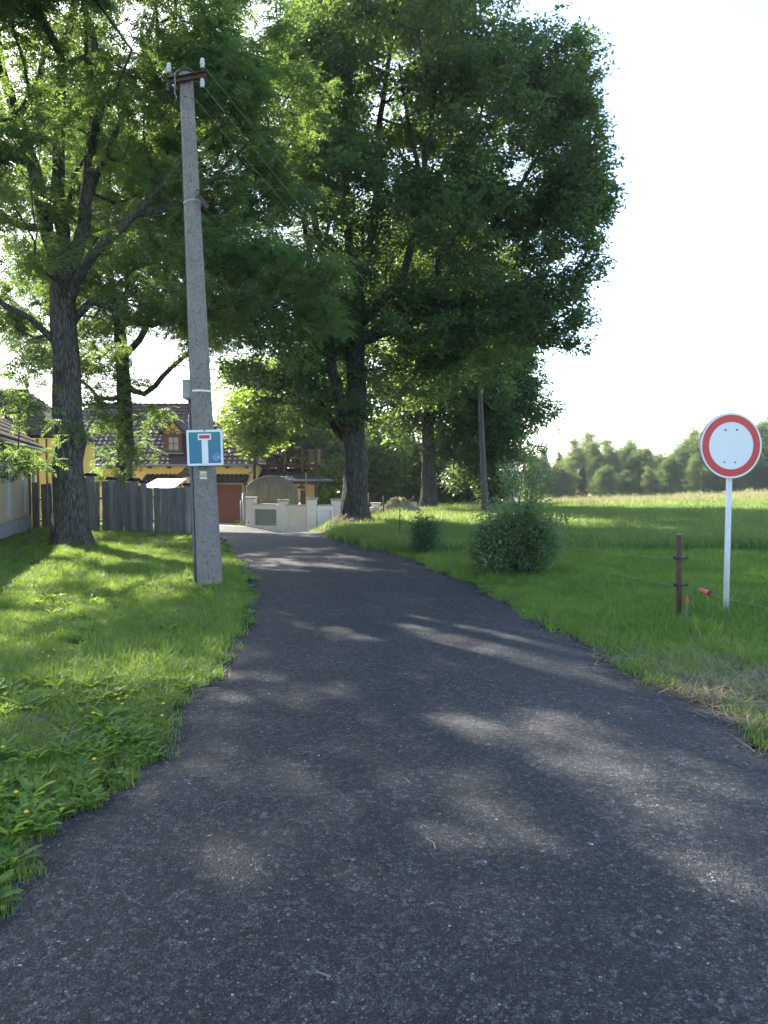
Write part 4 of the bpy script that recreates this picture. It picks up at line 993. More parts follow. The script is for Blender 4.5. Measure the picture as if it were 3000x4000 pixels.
m = MB(); m.tube([at(672,290,YP-0.2), at(682,285,YP-0.22), at(684,320,YP-0.25), at(682,360,YP-0.25), at(690,380,YP-0.2), at(685,395,YP-0.2)], 0.006, 6)
m.tube([at(664,300,YP-0.2), at(700,270,YP-0.15), at(712,290,YP-0.12)], 0.005, 6); m.build('loose_cable', M['galv'], pole, smooth=True)
m = MB(); m.tube([pax(py)+Vector((-prad(py)-0.006,0.0,0)) for py in (300,330,400,600,900,1200,1500,1590)], 0.007, 6)
m.tube([pax(380)+Vector((-0.09,-0.04,0.0)), pax(388)+Vector((0,-0.1,0)), pax(390)+Vector((0.09,-0.04,0))], 0.005, 5)
m.tube([at(655,365,YP-0.12), at(668,395,YP-0.12), at(690,420,YP-0.1), pax(430)+Vector((-0.09,-0.03,0))], 0.005, 5); m.build('drop_cable', M['black'], pole, smooth=True)
# mid bracket
m = MB(); a, b_ = at(772, 762, YP-0.12), at(812, 812, YP-0.16)
m.bar(a, b_, 0.05, 0.008, (0,1,0)); m.bar(a+Vector((0,0.03,0.02)), b_+Vector((0,0.03,0.02)), 0.008, 0.05)
m.bar(at(767,742,YP-0.12), at(779,742,YP-0.12), 0.03, 0.008); m.bar(at(777,742,YP-0.12), at(779,764,YP-0.12), 0.03, 0.008)
m.tube([at(800,790,YP-0.2), at(822,788,YP-0.25)], 0.007, 6); m.build('bracket', M['rust'], pole)
def band(py, w, mat, nm, th=0.004, tilt=0.0, a0=0, a1=2*math.pi):
    mm = MB(); c = pax(py); r = prad(py)+th; n = 28; vs = []; fs = []
    for k in range(n+1):
        t = a0+(a1-a0)*k/n
        for zz in (-w/2, w/2): vs.append((c.x+math.cos(t)*r, c.y+math.sin(t)*r, c.z+zz+tilt*math.cos(t)))
    fs = [(2*k, 2*k+2, 2*k+3, 2*k+1) for k in range(n)]; mm.add(vs, fs); return mm.build(nm, M[mat], pole, smooth=True)
band(778, 0.018, 'galv', 'clamp_band', 0.006, 0.02); band(1508, 0.025, 'white_paint', 'steel_band', 0.005, 0.0, -math.pi*0.72, math.pi*0.02)
mm = MB(); ring = []
for k in range(25):
    t = 2*math.pi*k/24; c = pax(1955); ring.append((c.x-0.01+math.cos(t)*(prad(1955)+0.012), c.y+math.sin(t)*(prad(1955)+0.006), c.z+0.012*math.sin(3*t)))
mm.tube(ring, 0.003, 5); c = pax(1957); r = prad(1955)
mm.tube([(c.x-0.12, c.y-r, c.z), (c.x-0.08, c.y-r-0.03, c.z-0.05), (c.x-0.04, c.y-r-0.02, c.z-0.03), (c.x-0.05, c.y-r-0.03, c.z-0.09)], 0.003, 5); mm.build('wire_tie', M['galv'], pole, smooth=True)
# junction box and conduit
bc = at(734, 1522, YP+0.02); mm = MB(); mm.box(bc, (0.13, 0.1, 0.25)); mm.box(bc+Vector((0,0,0.128)), (0.145, 0.12, 0.012)); mm.box(bc+Vector((0.0,-0.052,0)), (0.115, 0.008, 0.23))
jb = mm.build('junction_box', M['box_grey'], pole, bevel=0.006)
mm = MB(); mm.box(bc+Vector((0.076,0.02,-0.02)), (0.02,0.03,0.2)); mm.bar(bc+Vector((-0.03,0,-0.135)), bc+Vector((0.1,0,-0.135)), 0.05, 0.01); mm.build('box_bracket', M['black'], jb)
mm = MB(); mm.tube([bc+Vector((0.01,0,-0.12)), bc+Vector((0.015,0,-0.17)), bc+Vector((0.05,0,-0.22)), pax(1615)+Vector((-prad(1600)-0.02,0,0))], [0.018,0.016,0.012,0.014], 10); mm.build('cable_gland', M['black'], jb, smooth=True)
mm = MB(); mm.tube([pax(py)+Vector((-prad(py)-0.016, -0.035, 0)) for py in (1600, 1800, 2000, 2150, 2310)], 0.021, 12); mm.build('conduit', M['conduit'], pole, smooth=True)
# painted hiking mark, curved on the pole face
def mark(py0, py1, mat):
    vs = []; fs = []; n = 8
    for k in range(n+1):
        t = -math.pi/2-0.22+0.62*k/n
        for py in (py1, py0):
            c = pax(py); r = prad(py)+0.0025; vs.append((c.x+math.cos(t)*r, c.y+math.sin(t)*r, c.z))
    fs = [(2*k, 2*k+2, 2*k+3, 2*k+1) for k in range(n)]; mm = MB(); mm.add(vs, fs); mm.build('trail_mark_stripe', M[mat], pole, smooth=True)
mark(1821, 1830.5, 'mark_white'); mark(1831.5, 1841, 'mark_yellow'); mark(1843, 1852, 'mark_white')

# dead-end sign strapped to the pole
sc_ = at(801, 1749, YP-0.245)
sg = thing('dead_end_sign', sc_, 'square blue dead end sign with white T and red bar on the concrete pole', 'road sign')
tilt = Matrix.Rotation(math.radians(-1.6), 3, 'Y') @ Matrix.Rotation(math.radians(4), 3, 'Z')
def plate(w, h, cx, cz, off, th, mat, nm, rad=0.0, n=4):
    mm = MB(); pts = []
    r = max(rad, 0.0005)
    for (sx, sz, a0) in ((1,1,0),(-1,1,90),(-1,-1,180),(1,-1,270)):
        for k in range(n+1):
            a = math.radians(a0+90*k/n); pts.append((cx+sx*(w/2-r)+math.cos(a)*r, cz+sz*(h/2-r)+math.sin(a)*r))
    m_ = len(pts); vs = [tilt @ Vector((x, -off-th, z)) for x, z in pts]+[tilt @ Vector((x, -off, z)) for x, z in pts]
    fs = [tuple(range(m_))[::-1], tuple(range(m_, 2*m_))]+[(k, (k+1) % m_, m_+(k+1) % m_, m_+k) for k in range(m_)]
    mm.add(vs, fs); return mm.build(nm, mat, sg, world=False)
W_ = 0.475
plate(W_, W_, 0, 0, 0.0, 0.012, M['sign_edge'], 'plate', 0.012)
plate(W_-0.01, W_-0.01, 0, 0, 0.0125, 0.0015, M['sign_white'], 'white_border', 0.012)
plate(W_-0.062, W_-0.062, 0, 0, 0.0145, 0.0015, M['sign_blue'], 'blue_field', 0.002)
plate(0.082, 0.315, 0.001, -0.055, 0.0165, 0.0015, M['sign_white'], 'white_stem', 0.006)
plate(0.172, 0.082, 0.0, 0.143, 0.0185, 0.0015, M['sign_white'], 'white_bar_surround', 0.003)
plate(0.138, 0.046, 0.0, 0.143, 0.0205, 0.0015, M['sign_red'], 'red_bar', 0.001)
mm = MB()
for v in ((0, 0.235), ): mm.box(tilt @ Vector((0.0, -0.012, v[1]-0.006)), (0.012, 0.03, 0.028), tilt)
mm.build('clip', M['black'], sg, world=False)
mm = MB()
for zz in (0.15, -0.15):
    mm.box((0, 0.02, zz), (0.30, 0.03, 0.03))
mm.build('rear_rail', M['galv'], sg, world=False)

# ------------------------------------------------------------------ round sign on the right
YR = 8.3
rb = at(2834, 2415, YR); rb.z = float(ground(rb.x, YR))
rs = thing('round_road_sign', rb, 'round red-rimmed white road sign on a white post in the right verge', 'road sign')
rtop = at(2849, 1860, YR)
mm = MB(); mm.tube([rb-Vector((0,0,0.1)), rb+(rtop-rb)*0.5, rtop+Vector((0,0,0.25))], [0.032, 0.030, 0.030], 18); mm.build('post', M['post_paint'], rs, smooth=True)
dc = at(2856, 1741, YR-0.05); R_ = 0.352
rot = Matrix.Rotation(math.radians(7), 3, 'Z')
def disc(r0, r1, off, th, mat, nm, par_=rs, n=72):
    mm = MB(); vs = []; fs = []
    for k in range(n):
        a = 2*math.pi*k/n
        for (r, o_) in ((r1, off+th), (r1, off), (r0, off+th)):
            vs.append(rot @ Vector((math.cos(a)*r, -o_, math.sin(a)*r)))
    for k in range(n):
        k2 = (k+1) % n; fs.append((3*k, 3*k+1, 3*k2+1, 3*k2))
        if r0 > 0.001: fs.append((3*k+2, 3*k, 3*k2, 3*k2+2))
    if r0 <= 0.001: fs.append(tuple(3*k for k in range(n)))
    mm.add([dc+v for v in vs], fs); return mm.build(nm, mat, par_)
disc(0, R_, -0.025, 0.025, M['sign_edge'], 'sign_back'); disc(0, R_-0.004, 0.0005, 0.0015, M['sign_white'], 'white_face')
disc(0.253, 0.330, 0.0025, 0.0015, M['sign_red'], 'red_ring')
for (bx_, bz_) in ((-0.068, 0.168), (0.062, 0.170), (-0.074, -0.175), (0.048, -0.177)):
    mm = MB(); c = dc+rot @ Vector((bx_, -0.002, bz_)); mm.lathe(c, [(0.010,0.0),(0.010,0.004),(0.006,0.007)], 10, (0,-1,0)); mm.build('bolt', M['black'] if bz_ > 0 else M['galv'], rs, smooth=True)
mm = MB()
for zz in (0.17, -0.175): mm.box(dc+rot @ Vector((0, 0.045, zz)), (0.42, 0.03, 0.03), rot); mm.tube([dc+Vector((-0.04+0.0,0.05,zz)), dc+Vector((0.04,0.05,zz))], 0.034, 12)
mm.build('rear_bracket', M['galv'], rs)

# ------------------------------------------------------------------ electric fence
YF = 8.05
fp = at(2653, 2430, YF); fp.z = float(ground(fp.x, YF)); ft = at(2653, 2088, YF)
fpo = thing('steel_fence_post', fp, 'dark rusty steel fence post with black insulators left of the round sign', 'fence post')
mm = MB(); mm.tube([fp-Vector((0,0,0.1)), ft], 0.027, 18); mm.build('post', M['rust'], fpo, smooth=True)
mm = MB(); mm.lathe(ft, [(0.0275,-0.003),(0.0275,0.004)], 18); mm.build('cut_top', M['galv'], fpo, smooth=True)
INS = []
for py in (2180, 2285):
    c = at(2653, py, YF); mm = MB()
    mm.lathe(c, [(0.029,-0.010),(0.033,-0.006),(0.033,0.006),(0.029,0.010)], 18)
    mm.box(c+Vector((-0.045,0,0)), (0.03,0.03,0.03)); mm.box(c+Vector((0.05,-0.01,-0.003)), (0.05,0.022,0.02)); mm.tube([c+Vector((0.07,-0.01,-0.01)), c+Vector((0.09,-0.01,0)), c+Vector((0.085,-0.01,0.012)), c+Vector((0.06,-0.01,0.01))], 0.005, 6)
    mm.tube([c+Vector((-0.045,-0.01,0.015)), c+Vector((-0.062,-0.02,0.02)), c+Vector((-0.066,-0.02,-0.005)), c+Vector((-0.045,-0.01,-0.012))], 0.005, 6)
    mm.build('insulator', M['black'], fpo); INS.append(c)
# thin posts
def thin_post(px, ytop, ybot, Y, r, mat, ins, label, lean=0):
    b = at(px, ybot, Y); b.z = float(ground(b.x, Y)); t = at(px-lean, ytop, Y); o = thing('thin_fence_post', b, label, 'fence post')
    mm = MB(); mm.tube([b-Vector((0,0,0.08)), t], r, 8); mm.build('rod', M[mat], o, smooth=True)
    for py in ins:
        c = at(px-lean*(ybot-py)/(ybot-ytop), py, Y); mm = MB(); mm.lathe(c, [(r+0.002,-0.012),(r+0.012,-0.01),(r+0.012,0.01),(r+0.002,0.012)], 10); mm.box(c+Vector((0.03,0,0)), (0.03,0.015,0.016)); mm.build('insulator', M['black'], o)
    return b, t
thin_post(1562, 1972, 2098, 19.2, 0.011, 'black', (2014, 2047), 'thin black electric fence post left of the small green sapling')
thin_post(1905, 1993, 2090, 16.5, 0.010, 'black', (2048,), 'thin leaning black electric fence post below the foot of the wooden pole', lean=7)
thin_post(1498, 1936, 2020, 30.5, 0.028, 'rust', (1978,), 'rusty steel post standing in front of the straw-coloured heap')
thin_post(1441, 1925, 2040, 26.5, 0.03, 'rust', (), 'rusty steel post close to the right side of the big oak trunk')
def wire(name, pts, r, mat, label, cat, group=None):
    mm = MB(); mm.tube(pts, r, 5); o = single(mm, name, M[mat], label, cat, group, smooth=True); return o
def sag(a, b, s, n=14):
    a = Vector(a); b = Vector(b); return [a.lerp(b, i/n)-Vector((0,0,4*s*(i/n)*(1-i/n))) for i in range(n+1)]
wire('fence_wire', sag(INS[0]+Vector((-0.06,0,0)), at(1905,2048,16.5), 0.12), 0.0013, 'polywire', 'upper thin electric fence wire running left from the rusty steel post', 'wire')
wire('fence_wire', sag(INS[1]+Vector((-0.06,0,0)), at(1902,2075,16.5), 0.12), 0.0013, 'polywire', 'lower thin electric fence wire running left from the rusty steel post', 'wire')
hA, hB = at(2733, 2303, 7.75), at(2770, 2318, 7.6)
wire('fence_wire', [INS[1]+Vector((0.09,0,0)), at(2710,2297,7.85), hA, hB, at(2835,2338,7.4), at(2950,2362,7.0), at(3080,2395,6.6)], 0.0013, 'polywire', 'thin fence wire passing through the pink tube behind the white post', 'wire')
mm = MB(); dd = (hB-hA).normalized(); mm.tube([hA, hA.lerp(hB, 0.12), hB], [0.014, 0.023, 0.025], 18, cap=False); mm.tube([hB, hA.lerp(hB, 0.2)], [0.022, 0.019], 18, cap=False)
tb = single(mm, 'pink_tube', M['pink_tube'], 'pink plastic tube hanging on the fence wire left of the round sign post', 'tube', smooth=True)
stb = at(2680, 2432, 7.95); stb.z = float(ground(stb.x, 7.95)); st = thing('survey_stake', stb, 'small wooden stake with red painted top beside the rusty steel post', 'stake')
mm = MB(); mm.bar(stb-Vector((0,0,0.08)), at(2683, 2354, 7.95), 0.026, 0.02); mm.build('stake', M['stake'], st)
mm = MB(); mm.bar(at(2683, 2354, 7.95), at(2684, 2328, 7.95), 0.0265, 0.0205); mm.build('red_top', M['stake_red'], st)

# ------------------------------------------------------------------ wooden poles and lines
def wood_pole(px, ytop, ybot, Y, pxt, r0, r1, label, arm=False):
    b = at(px, ybot, Y); b.z = float(ground(b.x, Y))-0.05; t = at(pxt, ytop, Y); o = thing('wooden_power_pole', b, label, 'power pole')
    mm = MB(); n = 10; mm.tube([b.lerp(t, i/n) for i in range(n+1)], [lerp(r0, r1, i/n) for i in range(n+1)], 16, jit=0.015); mm.build('shaft', M['wood_pole'], o, smooth=True)
    mm = MB(); hw = 0.55 if arm else 0.12
    for s in (-1, 1):
        mm = MB(); c = t+Vector((s*hw, -0.02, -0.05)); mm.lathe(c, [(0.03,0),(0.05,0.02),(0.045,0.06),(0.03,0.09)], 10); mm.build('insulator', M['porcelain'], o, smooth=True)
    mm = MB(); mm.bar(t+Vector((-hw-0.08,-0.02,-0.09)), t+Vector((hw+0.08,-0.02,-0.09)), 0.07, 0.05); mm.build('crossarm', M['rust'], o)
    return t
YWP = 34.0
wt = wood_pole(1896, 1487, 1990, YWP, 1873, 0.155, 0.10, 'grey wooden power pole leaning left in front of the dense green tree')
wt2 = wood_pole(2056, 1752, 1945, 66.0, 2046, 0.16, 0.12, 'distant wooden power pole with crossarm above the willow shrub', True)
def pline(a, b, s, label): wire('power_line', sag(a, b, s, 24), 0.004, 'wire', label, 'power line', 'power lines')
pl_top = at(800, 262, YP-0.14)
pline(at(800, 264, YP-0.14), wt+Vector((0.12,0,0.02)), 0.35, 'upper power line from the concrete pole to the leaning wooden pole')
pline(at(800, 342, YP-0.14), wt+Vector((-0.12,0,0.0)), 0.55, 'middle power line from the concrete pole to the leaning wooden pole')
pline(at(676, 285, YP-0.14), wt+Vector((-0.05,0,-0.5)), 0.5, 'lower power line from the concrete pole to the leaning wooden pole')
for s in (-1, 1): pline(wt+Vector((0.12*s,0,0)), wt2+Vector((0.5*s,0,0)), 1.0, ('left' if s < 0 else 'right')+' power line between the two wooden poles')
mm = MB(); cx = wt; mm.tube([wt+Vector((0,-0.1,-1.6)), at(1905,1600,33.5), at(1912,1640,33.6)], 0.008, 5); 

# ------------------------------------------------------------------ plank fence on the left
FA, FB = Vector((-11.45, 25.1, 0)), Vector((at(750, 2085, 21.9).x, 21.9, 0))
fence = thing('plank_fence', (FA+FB)/2, 'weathered grey plank fence of upright slabs and round posts behind the lawn', 'fence')
fdir = (FB-FA).normalized(); fn = Vector((fdir.y, -fdir.x, 0))
def fpt(px):
    # intersection of view column px with the fence line
    u = (px-1500)/3000.0*1.0/ CP
    # x = u' * y ; solve on line
    k = u; den = fdir.x-k*fdir.y; t = (k*FA.y-FA.x)/den; return FA+fdir*t
boards = [(127,155,1884,'b'),(163,188,1890,'b'),(193,216,1888,'b'),(220,245,1880,'b'),(248,278,1884,'b'),(281,305,1878,'b'),(308,330,1880,'b'),(332,348,1866,'b'),(350,371,1859,'p'),(375,390,1881,'b'),(399,430,1880,'b'),
 (432,451,1873,'p'),(453,482,1887,'b'),(485,514,1886,'b'),(518,541,1878,'p'),(543,557,1896,'b'),(559,576,1886,'p'),(579,598,1906,'b'),(601,623,1905,'b'),(627,654,1907,'b'),(657,681,1906,'b'),(684,727,1905,'b'),(729,749,1896,'p')]
rr = random.Random(5)
for i, (x0, x1, yt, kd) in enumerate(boards):
    a, b_ = fpt(x0), fpt(x1); c = (a+b_)/2; w = (b_-a).length; gz = float(ground(c.x, c.y)); top = at((x0+x1)/2, yt, c.y).z
    if kd == 'b':
        off = fn*rr.uniform(-0.03, 0.03); th = 0.045; n = 9; vs = []; jl = [rr.uniform(-0.012,0.012) for _ in range(n)]; jr = [rr.uniform(-0.012,0.012) for _ in range(n)]
        lean = rr.uniform(-0.02, 0.02)
        for j in range(n):
            z = lerp(gz-0.06, top+rr.uniform(-0.006,0.006)*(j == n-1), j/(n-1)); q = lean*j/(n-1)
            for (s, jj) in ((-1, jl[j]), (1, jr[j])):
                for dn in (-th/2, th/2): vs.append(c+off+fdir*(s*w*0.485+jj+q)+fn*dn+Vector((0,0,z-c.z+(0.01*s*math.sin(i) if j == n-1 else 0))))
        fs = []
        for j in range(n-1):
            q = 4*j; fs += [(q,q+2,q+6,q+4),(q+3,q+1,q+5,q+7),(q+1,q,q+4,q+5),(q+2,q+3,q+7,q+6)]
        fs += [(4*n-4,4*n-2,4*n-1,4*n-3)]
        mm = MB(); mm.add(vs, fs); mm.build('board', M['wood_grey'], fence)
    else:
        r = w/2; p0 = Vector((c.x, c.y, gz-0.06))+fn*0.04; p1 = Vector((c.x, c.y, top))+fn*0.04; mm = MB()
        mm.tube([p0.lerp(p1, j/6) for j in range(7)], [r*(1.04-0.06*j/6) for j in range(7)], 14, jit=0.03); o = mm.build('post', M['wood_grey'], fence, smooth=True)
        mm = MB(); n = 10; vs = []
        for s in (-1, 1):
            for k in range(n+1):
                t = math.pi*k/n; vs.append(p1+fdir*(math.cos(t)*r*1.28)+Vector((0,0,math.sin(t)*r*0.85-0.01))+fn*(s*r*1.15))
        for s in (-1, 1):
            for k in range(n+1):
                t = math.pi*k/n; vs.append(p1+fdir*(math.cos(t)*r*1.12)+Vector((0,0,math.sin(t)*r*0.70-0.01))+fn*(s*r*1.15))
        m1 = n+1; fs = [(k, k+1, m1+k+1, m1+k) for k in range(n)]+[(2*m1+k+1, 2*m1+k, 3*m1+k, 3*m1+k+1) for k in range(n)]+[(k+1, k, 2*m1+k, 2*m1+k+1) for k in range(n)]+[(m1+k, m1+k+1, 3*m1+k+1, 3*m1+k) for k in range(n)]
        mm.add(vs, fs); mm.build('cap', M['roof_dark'], o)
for zz in (0.35, 1.05):
    mm = MB(); n = 8
    mm.tube([FA.lerp(FB, j/n)-fn*0.07+Vector((0,0,float(ground(*FA.lerp(FB, j/n)[:2]))+zz)) for j in range(n+1)], 0.035, 8); mm.build('rail', M['wood_grey'], fence, smooth=True)
mm = MB(); c = fpt(752); g = float(ground(c.x, c.y)); mm.tube([(c.x, c.y, g-0.05), (c.x, c.y, at(752,1932,c.y).z)], 0.02, 10)
single(mm, 'metal_pipe_post', M['galv'], 'thin grey metal pipe post at the right end of the plank fence', 'post', smooth=True)

# ------------------------------------------------------------------ barn at the left edge
barn = thing('barn', (-9.6, 20, 0), 'cream rendered barn with pale pilasters at the left edge behind the ash', 'building')
bA = Vector((-11.6, 25.2, 0)); bD = Vector((bdir[0], bdir[1], 0)); bN = Vector((bD.y, -bD.x, 0))   # bD towards camera
if bN.x > 0: bN = -bN            # bN: into the building (to the left)
LEN = 14.0
def bp(s, dn, z): return bA+bD*s+bN*dn+Vector((0,0,z))
def slab(mb, s0, s1, d0, d1, z0, z1):
    vs = [bp(s, d_, z) for s in (s0, s1) for d_ in (d0, d1) for z in (z0, z1)]
    mb.add(vs, [(0,1,3,2),(4,6,7,5),(0,4,5,1),(2,3,7,6),(0,2,6,4),(1,5,7,3)])
mm = MB(); slab(mm, 0.0, LEN, 0.06, 7, -0.4, 2.52); mm.build('wall', M['cream_wall'], barn)
for s0 in (0.55, 3.9, 7.3, 10.6):
    mm = MB(); slab(mm, s0, s0+0.42, 0.02, 0.06, 0.42, 2.3); mm.build('pilaster', M['pale_trim'], barn)
mm = MB(); slab(mm, -0.01, LEN, -0.02, 0.06, -0.3, 0.30); mm.build('plinth', M['plinth'], barn)
mm = MB(); slab(mm, -0.02, LEN, -0.10, 0.06, 2.30, 2.52); mm.build('cornice', M['cream_wall'], barn)
RZ, RR = 2.55, 3.0
mm = MB()
mm.add([bp(-0.3,-0.35,RZ-0.18), bp(LEN,-0.35,RZ-0.18), bp(LEN,3.5,RZ+RR), bp(-0.3,3.5,RZ+RR), bp(-0.3,-0.35,RZ-0.10), bp(LEN,-0.35,RZ-0.10), bp(LEN,3.5,RZ+RR+0.08), bp(-0.3,3.5,RZ+RR+0.08)],
       [(0,1,2,3),(4,7,6,5),(0,4,5,1),(0,3,7,4),(1,5,6,2)]); rf = mm.build('roof', M['roof_dark'], barn)
# old tiles on the roof
tile_me = None
def tile_mesh(w, l, amp, mat, name='roof_tile', n=6, lip=0.045):
    vs = []; fs = []
    for (yy_, zz_) in ((0.0, 0.0), (0.0, lip), (l, lip*0.45)):
        for k in range(n+1):
            t = k/n; z = amp*(0.5-0.5*math.cos(2*math.pi*t)); vs.append((-w/2+w*t, yy_, z+zz_))
    m_ = n+1
    for k in range(n): fs += [(k, k+1, m_+k+1, m_+k), (m_+k, m_+k+1, 2*m_+k+1, 2*m_+k)]
    me = bpy.data.meshes.new(name); me.from_pydata(vs, [], fs); me.materials.append(mat); me.update(); return me
def tile_roof(parent, O, U, V, rows, cols, w, l, mat, inside, maxparts=300, jitter=0.004, pick=None, amp=0.018):
    """O origin at lower left, U unit along eave, V unit up the slope"""
    me = tile_mesh(w*1.02, l*1.15, amp, mat); Nn = U.cross(V).normalized(); off = wloc(parent); R = Matrix((U, V, Nn)).transposed(); cnt = 0; rest = MB(); cand = []
    for r in range(rows):
        for c in range(cols):
            if inside((c+0.5)*w, (r+0.5)*l): cand.append((r, c))
    if pick: cand.sort(key=pick)
    tilt_ = Matrix.Rotation(math.radians(-2.2), 3, 'X')
    for (r, c) in cand:
        p = O+U*((c+0.5)*w)+V*(r*l)+Nn*(0.012+0.01*0); Rm = R @ tilt_ @ Matrix.Rotation(rr.uniform(-0.01,0.01), 3, 'Z')
        if cnt < maxparts:
            o = link('roof_tile', me, parent); o.location = p-off; o.rotation_euler = Rm.to_euler(); cnt += 1
        else: rest.add([p+Rm @ v.co for v in me.vertices], [tuple(f.vertices) for f in me.polygons])
    if rest.v: rest.build('roof_tiles', mat, parent, kind='stuff')
U = -bD; V_ = (bp(0,3.5,RZ+RR+0.08)-bp(0,-0.35,RZ-0.10)).normalized(); Lr = (bp(0,3.5,RZ+RR+0.08)-bp(0,-0.35,RZ-0.10)).length
tile_roof(rf, bp(9.0,-0.36,RZ-0.10), U, V_, int(Lr/0.3), int(9.3/0.24), 0.24, 0.3, M['roof_old'], lambda a, b: True, 300, pick=lambda rc: -rc[1]+rc[0]*0.3, amp=0.045)
mm = MB(); mm.tube([bp(0.02,-0.1,2.45), bp(0.02,-0.1,1.2), bp(0.02,-0.1,0.0)], 0.05, 12); mm.tube([bp(-0.3,-0.42,RZ-0.17), bp(LEN,-0.42,RZ-0.17)], 0.06, 10); mm.build('gutter_pipe', M['galv'], barn, smooth=True)

# ------------------------------------------------------------------ wooden pavilion with finial
pv = thing('wooden_pavilion', (-14.3, 31, -0.3), 'yellow-walled pavilion with dark hipped roof and little finial behind the barn', 'building')
Yp = 31.0; pk = at(107, 1527, Yp); e1 = at(238, 1700, Yp-2.0); ez = e1.z; gz = -0.7
mm = MB(); vs = [(pk.x, Yp, pk.z), (pk.x-4, Yp, pk.z), (e1.x, Yp-2.2, ez), (e1.x, Yp+2.2, ez), (pk.x-6, Yp-2.2, ez), (pk.x-6, Yp+2.2, ez)]
mm.add(vs, [(0,2,3),(0,1,4,2),(0,3,5,1),(2,4,5,3)]); prf = mm.build('roof', M['roof_dark'], pv)
c = pk+Vector((0,0,-0.02)); mm = MB(); mm.lathe(c, [(0.10,0),(0.06,0.06),(0.025,0.1),(0.03,0.16),(0.07,0.2),(0.07,0.32),(0.09,0.33),(0.02,0.42),(0.01,0.5)], 10); mm.build('finial', M['roof_dark'], prf, smooth=True)
mm = MB(); mm.box((e1.x-2.2, Yp, (ez+gz)/2-0.05), (4.0, 3.8, ez-gz-0.1)); mm.build('wall', M['yellow_panel'], pv)
for k in range(12):
    mm = MB(); mm.box((e1.x-0.25-k*0.34, Yp-1.93, (ez+gz)/2-0.06), (0.045, 0.05, ez-gz-0.14)); mm.build('batten', M['wood_brown'], pv)
mm = MB(); mm.box((e1.x-2.2, Yp-1.97, at(150,1818,Yp-2).z), (4.0, 0.05, 0.12)); mm.build('rail', M['plinth'], pv)
# open timber frame above the barn roof
fr = thing('timber_frame', (-15.2, 28.5, 0), 'dark openwork timber frame with cross braces above the old tiled barn roof', 'timber frame')
Yt = 28.2; t0 = at(-90, 1532, Yt); t1 = at(107, 1532, Yt)
mm = MB(); mm.bar(t0, t1, 0.16, 0.22); mm.build('beam', M['roof_dark'], fr)
mm = MB(); z0 = at(0, 1615, Yt).z; mm.bar((t0.x,Yt,z0), (t1.x,Yt,z0), 0.12, 0.14); mm.build('lower_beam', M['roof_dark'], fr)
for xa in (t0.x+0.1, t0.x+0.95, t1.x-0.05):
    mm = MB(); mm.bar((xa,Yt+0.02,0.0), (xa,Yt+0.02,t0.z-0.12), 0.14, 0.14, (0,1,0)); mm.build('post', M['roof_dark'], fr)
for (xa, xb) in ((t0.x+0.1,t0.x+0.95), (t0.x+0.95,t1.x-0.05)):
    for (p, q) in (((xa, z0), (xb, t0.z)), ((xb, z0), (xa, t0.z))):
        mm = MB(); mm.bar((p[0],Yt-0.03,p[1]), (q[0],Yt-0.03,q[1]), 0.09, 0.1, (0,1,0)); mm.build('brace', M['roof_dark'], fr)

# ------------------------------------------------------------------ yellow house with garage
HY = 42.0; HZ = -1.15
house = thing('yellow_house', (-13, HY, -1.0), 'yellow house with brown hipped tile roof, dormer and red-brown garage door', 'house')
EZ = at(700, 1815, 41.45).z; XR = at(1002, 1815, 41.45).x; XL = -22.0; RY = 46.1; RDZ = at(500, 1583, RY).z; RXR = at(742, 1583, RY).x; RXL = XL+4.5; BY = 50.8
wl, wr = -21.5, at(990, 1900, HY).x
mm = MB(); vs = []
dX0, dX1, dZ = at(752, 1900, HY).x, at(945, 1900, HY).x, at(850, 1893, HY).z
# wall with garage opening
def boxx(mb, x0, x1, y0, y1, z0, z1): mb.box(((x0+x1)/2, (y0+y1)/2, (z0+z1)/2), (x1-x0, y1-y0, z1-z0))
boxx(mm, wl, dX0, HY, HY+0.35, HZ, EZ+0.1); boxx(mm, dX1, wr, HY, HY+0.35, HZ, EZ+0.1); boxx(mm, dX0, dX1, HY, HY+0.35, dZ, EZ+0.1)
boxx(mm, wr-0.35, wr, HY+0.35, BY-0.6, HZ, EZ+0.1); boxx(mm, wl, wr, BY-0.6, BY-0.3, HZ, EZ+0.1); boxx(mm, wl, wl+0.3, HY+0.35, BY-0.6, HZ, EZ+0.1)
mm.build('wall', M['yellow_wall'], house)
gd = None
nP = 5; gh = (dZ-(HZ+0.12))/nP
gdm = MB(); boxx(gdm, dX0, dX1, HY+0.16, HY+0.20, HZ+0.1, dZ); gd = gdm.build('garage_door', M['garage'], house)
for k in range(nP):
    for half in range(3):
        z0 = HZ+0.12+gh*k+half*gh/3; mm = MB(); boxx(mm, dX0+0.02, dX1-0.02, HY+0.125, HY+0.162, z0+0.008, z0+gh/3-0.008); mm.build('door_panel', M['garage'], gd, bevel=0.006)
mm = MB(); boxx(mm, dX1-0.42, dX1-0.1, HY+0.118, HY+0.124, HZ+0.28, HZ+0.33); mm.build('nameplate', M['galv'], gd)
mm = MB(); boxx(mm, dX1, dX1+0.17, HY-0.03, HY+0.1, HZ, dZ+0.17); boxx(mm, dX0-0.17, dX0, HY-0.03, HY+0.1, HZ, dZ+0.17); boxx(mm, dX0, dX1, HY-0.03, HY+0.1, dZ, dZ+0.17); mm.build('door_frame', M['cream_frame'], house)
mm = MB(); vs = [(XL,41.45,EZ),(XR,41.45,EZ),(XR,BY,EZ),(XL,BY,EZ),(RXL,RY,RDZ),(RXR,RY,RDZ)]
mm.add(vs, [(0,1,5,4),(1,2,5),(2,3,4,5),(3,0,4),(0,3,2,1)]); roof = mm.build('roof', M['roof_dark'], house)
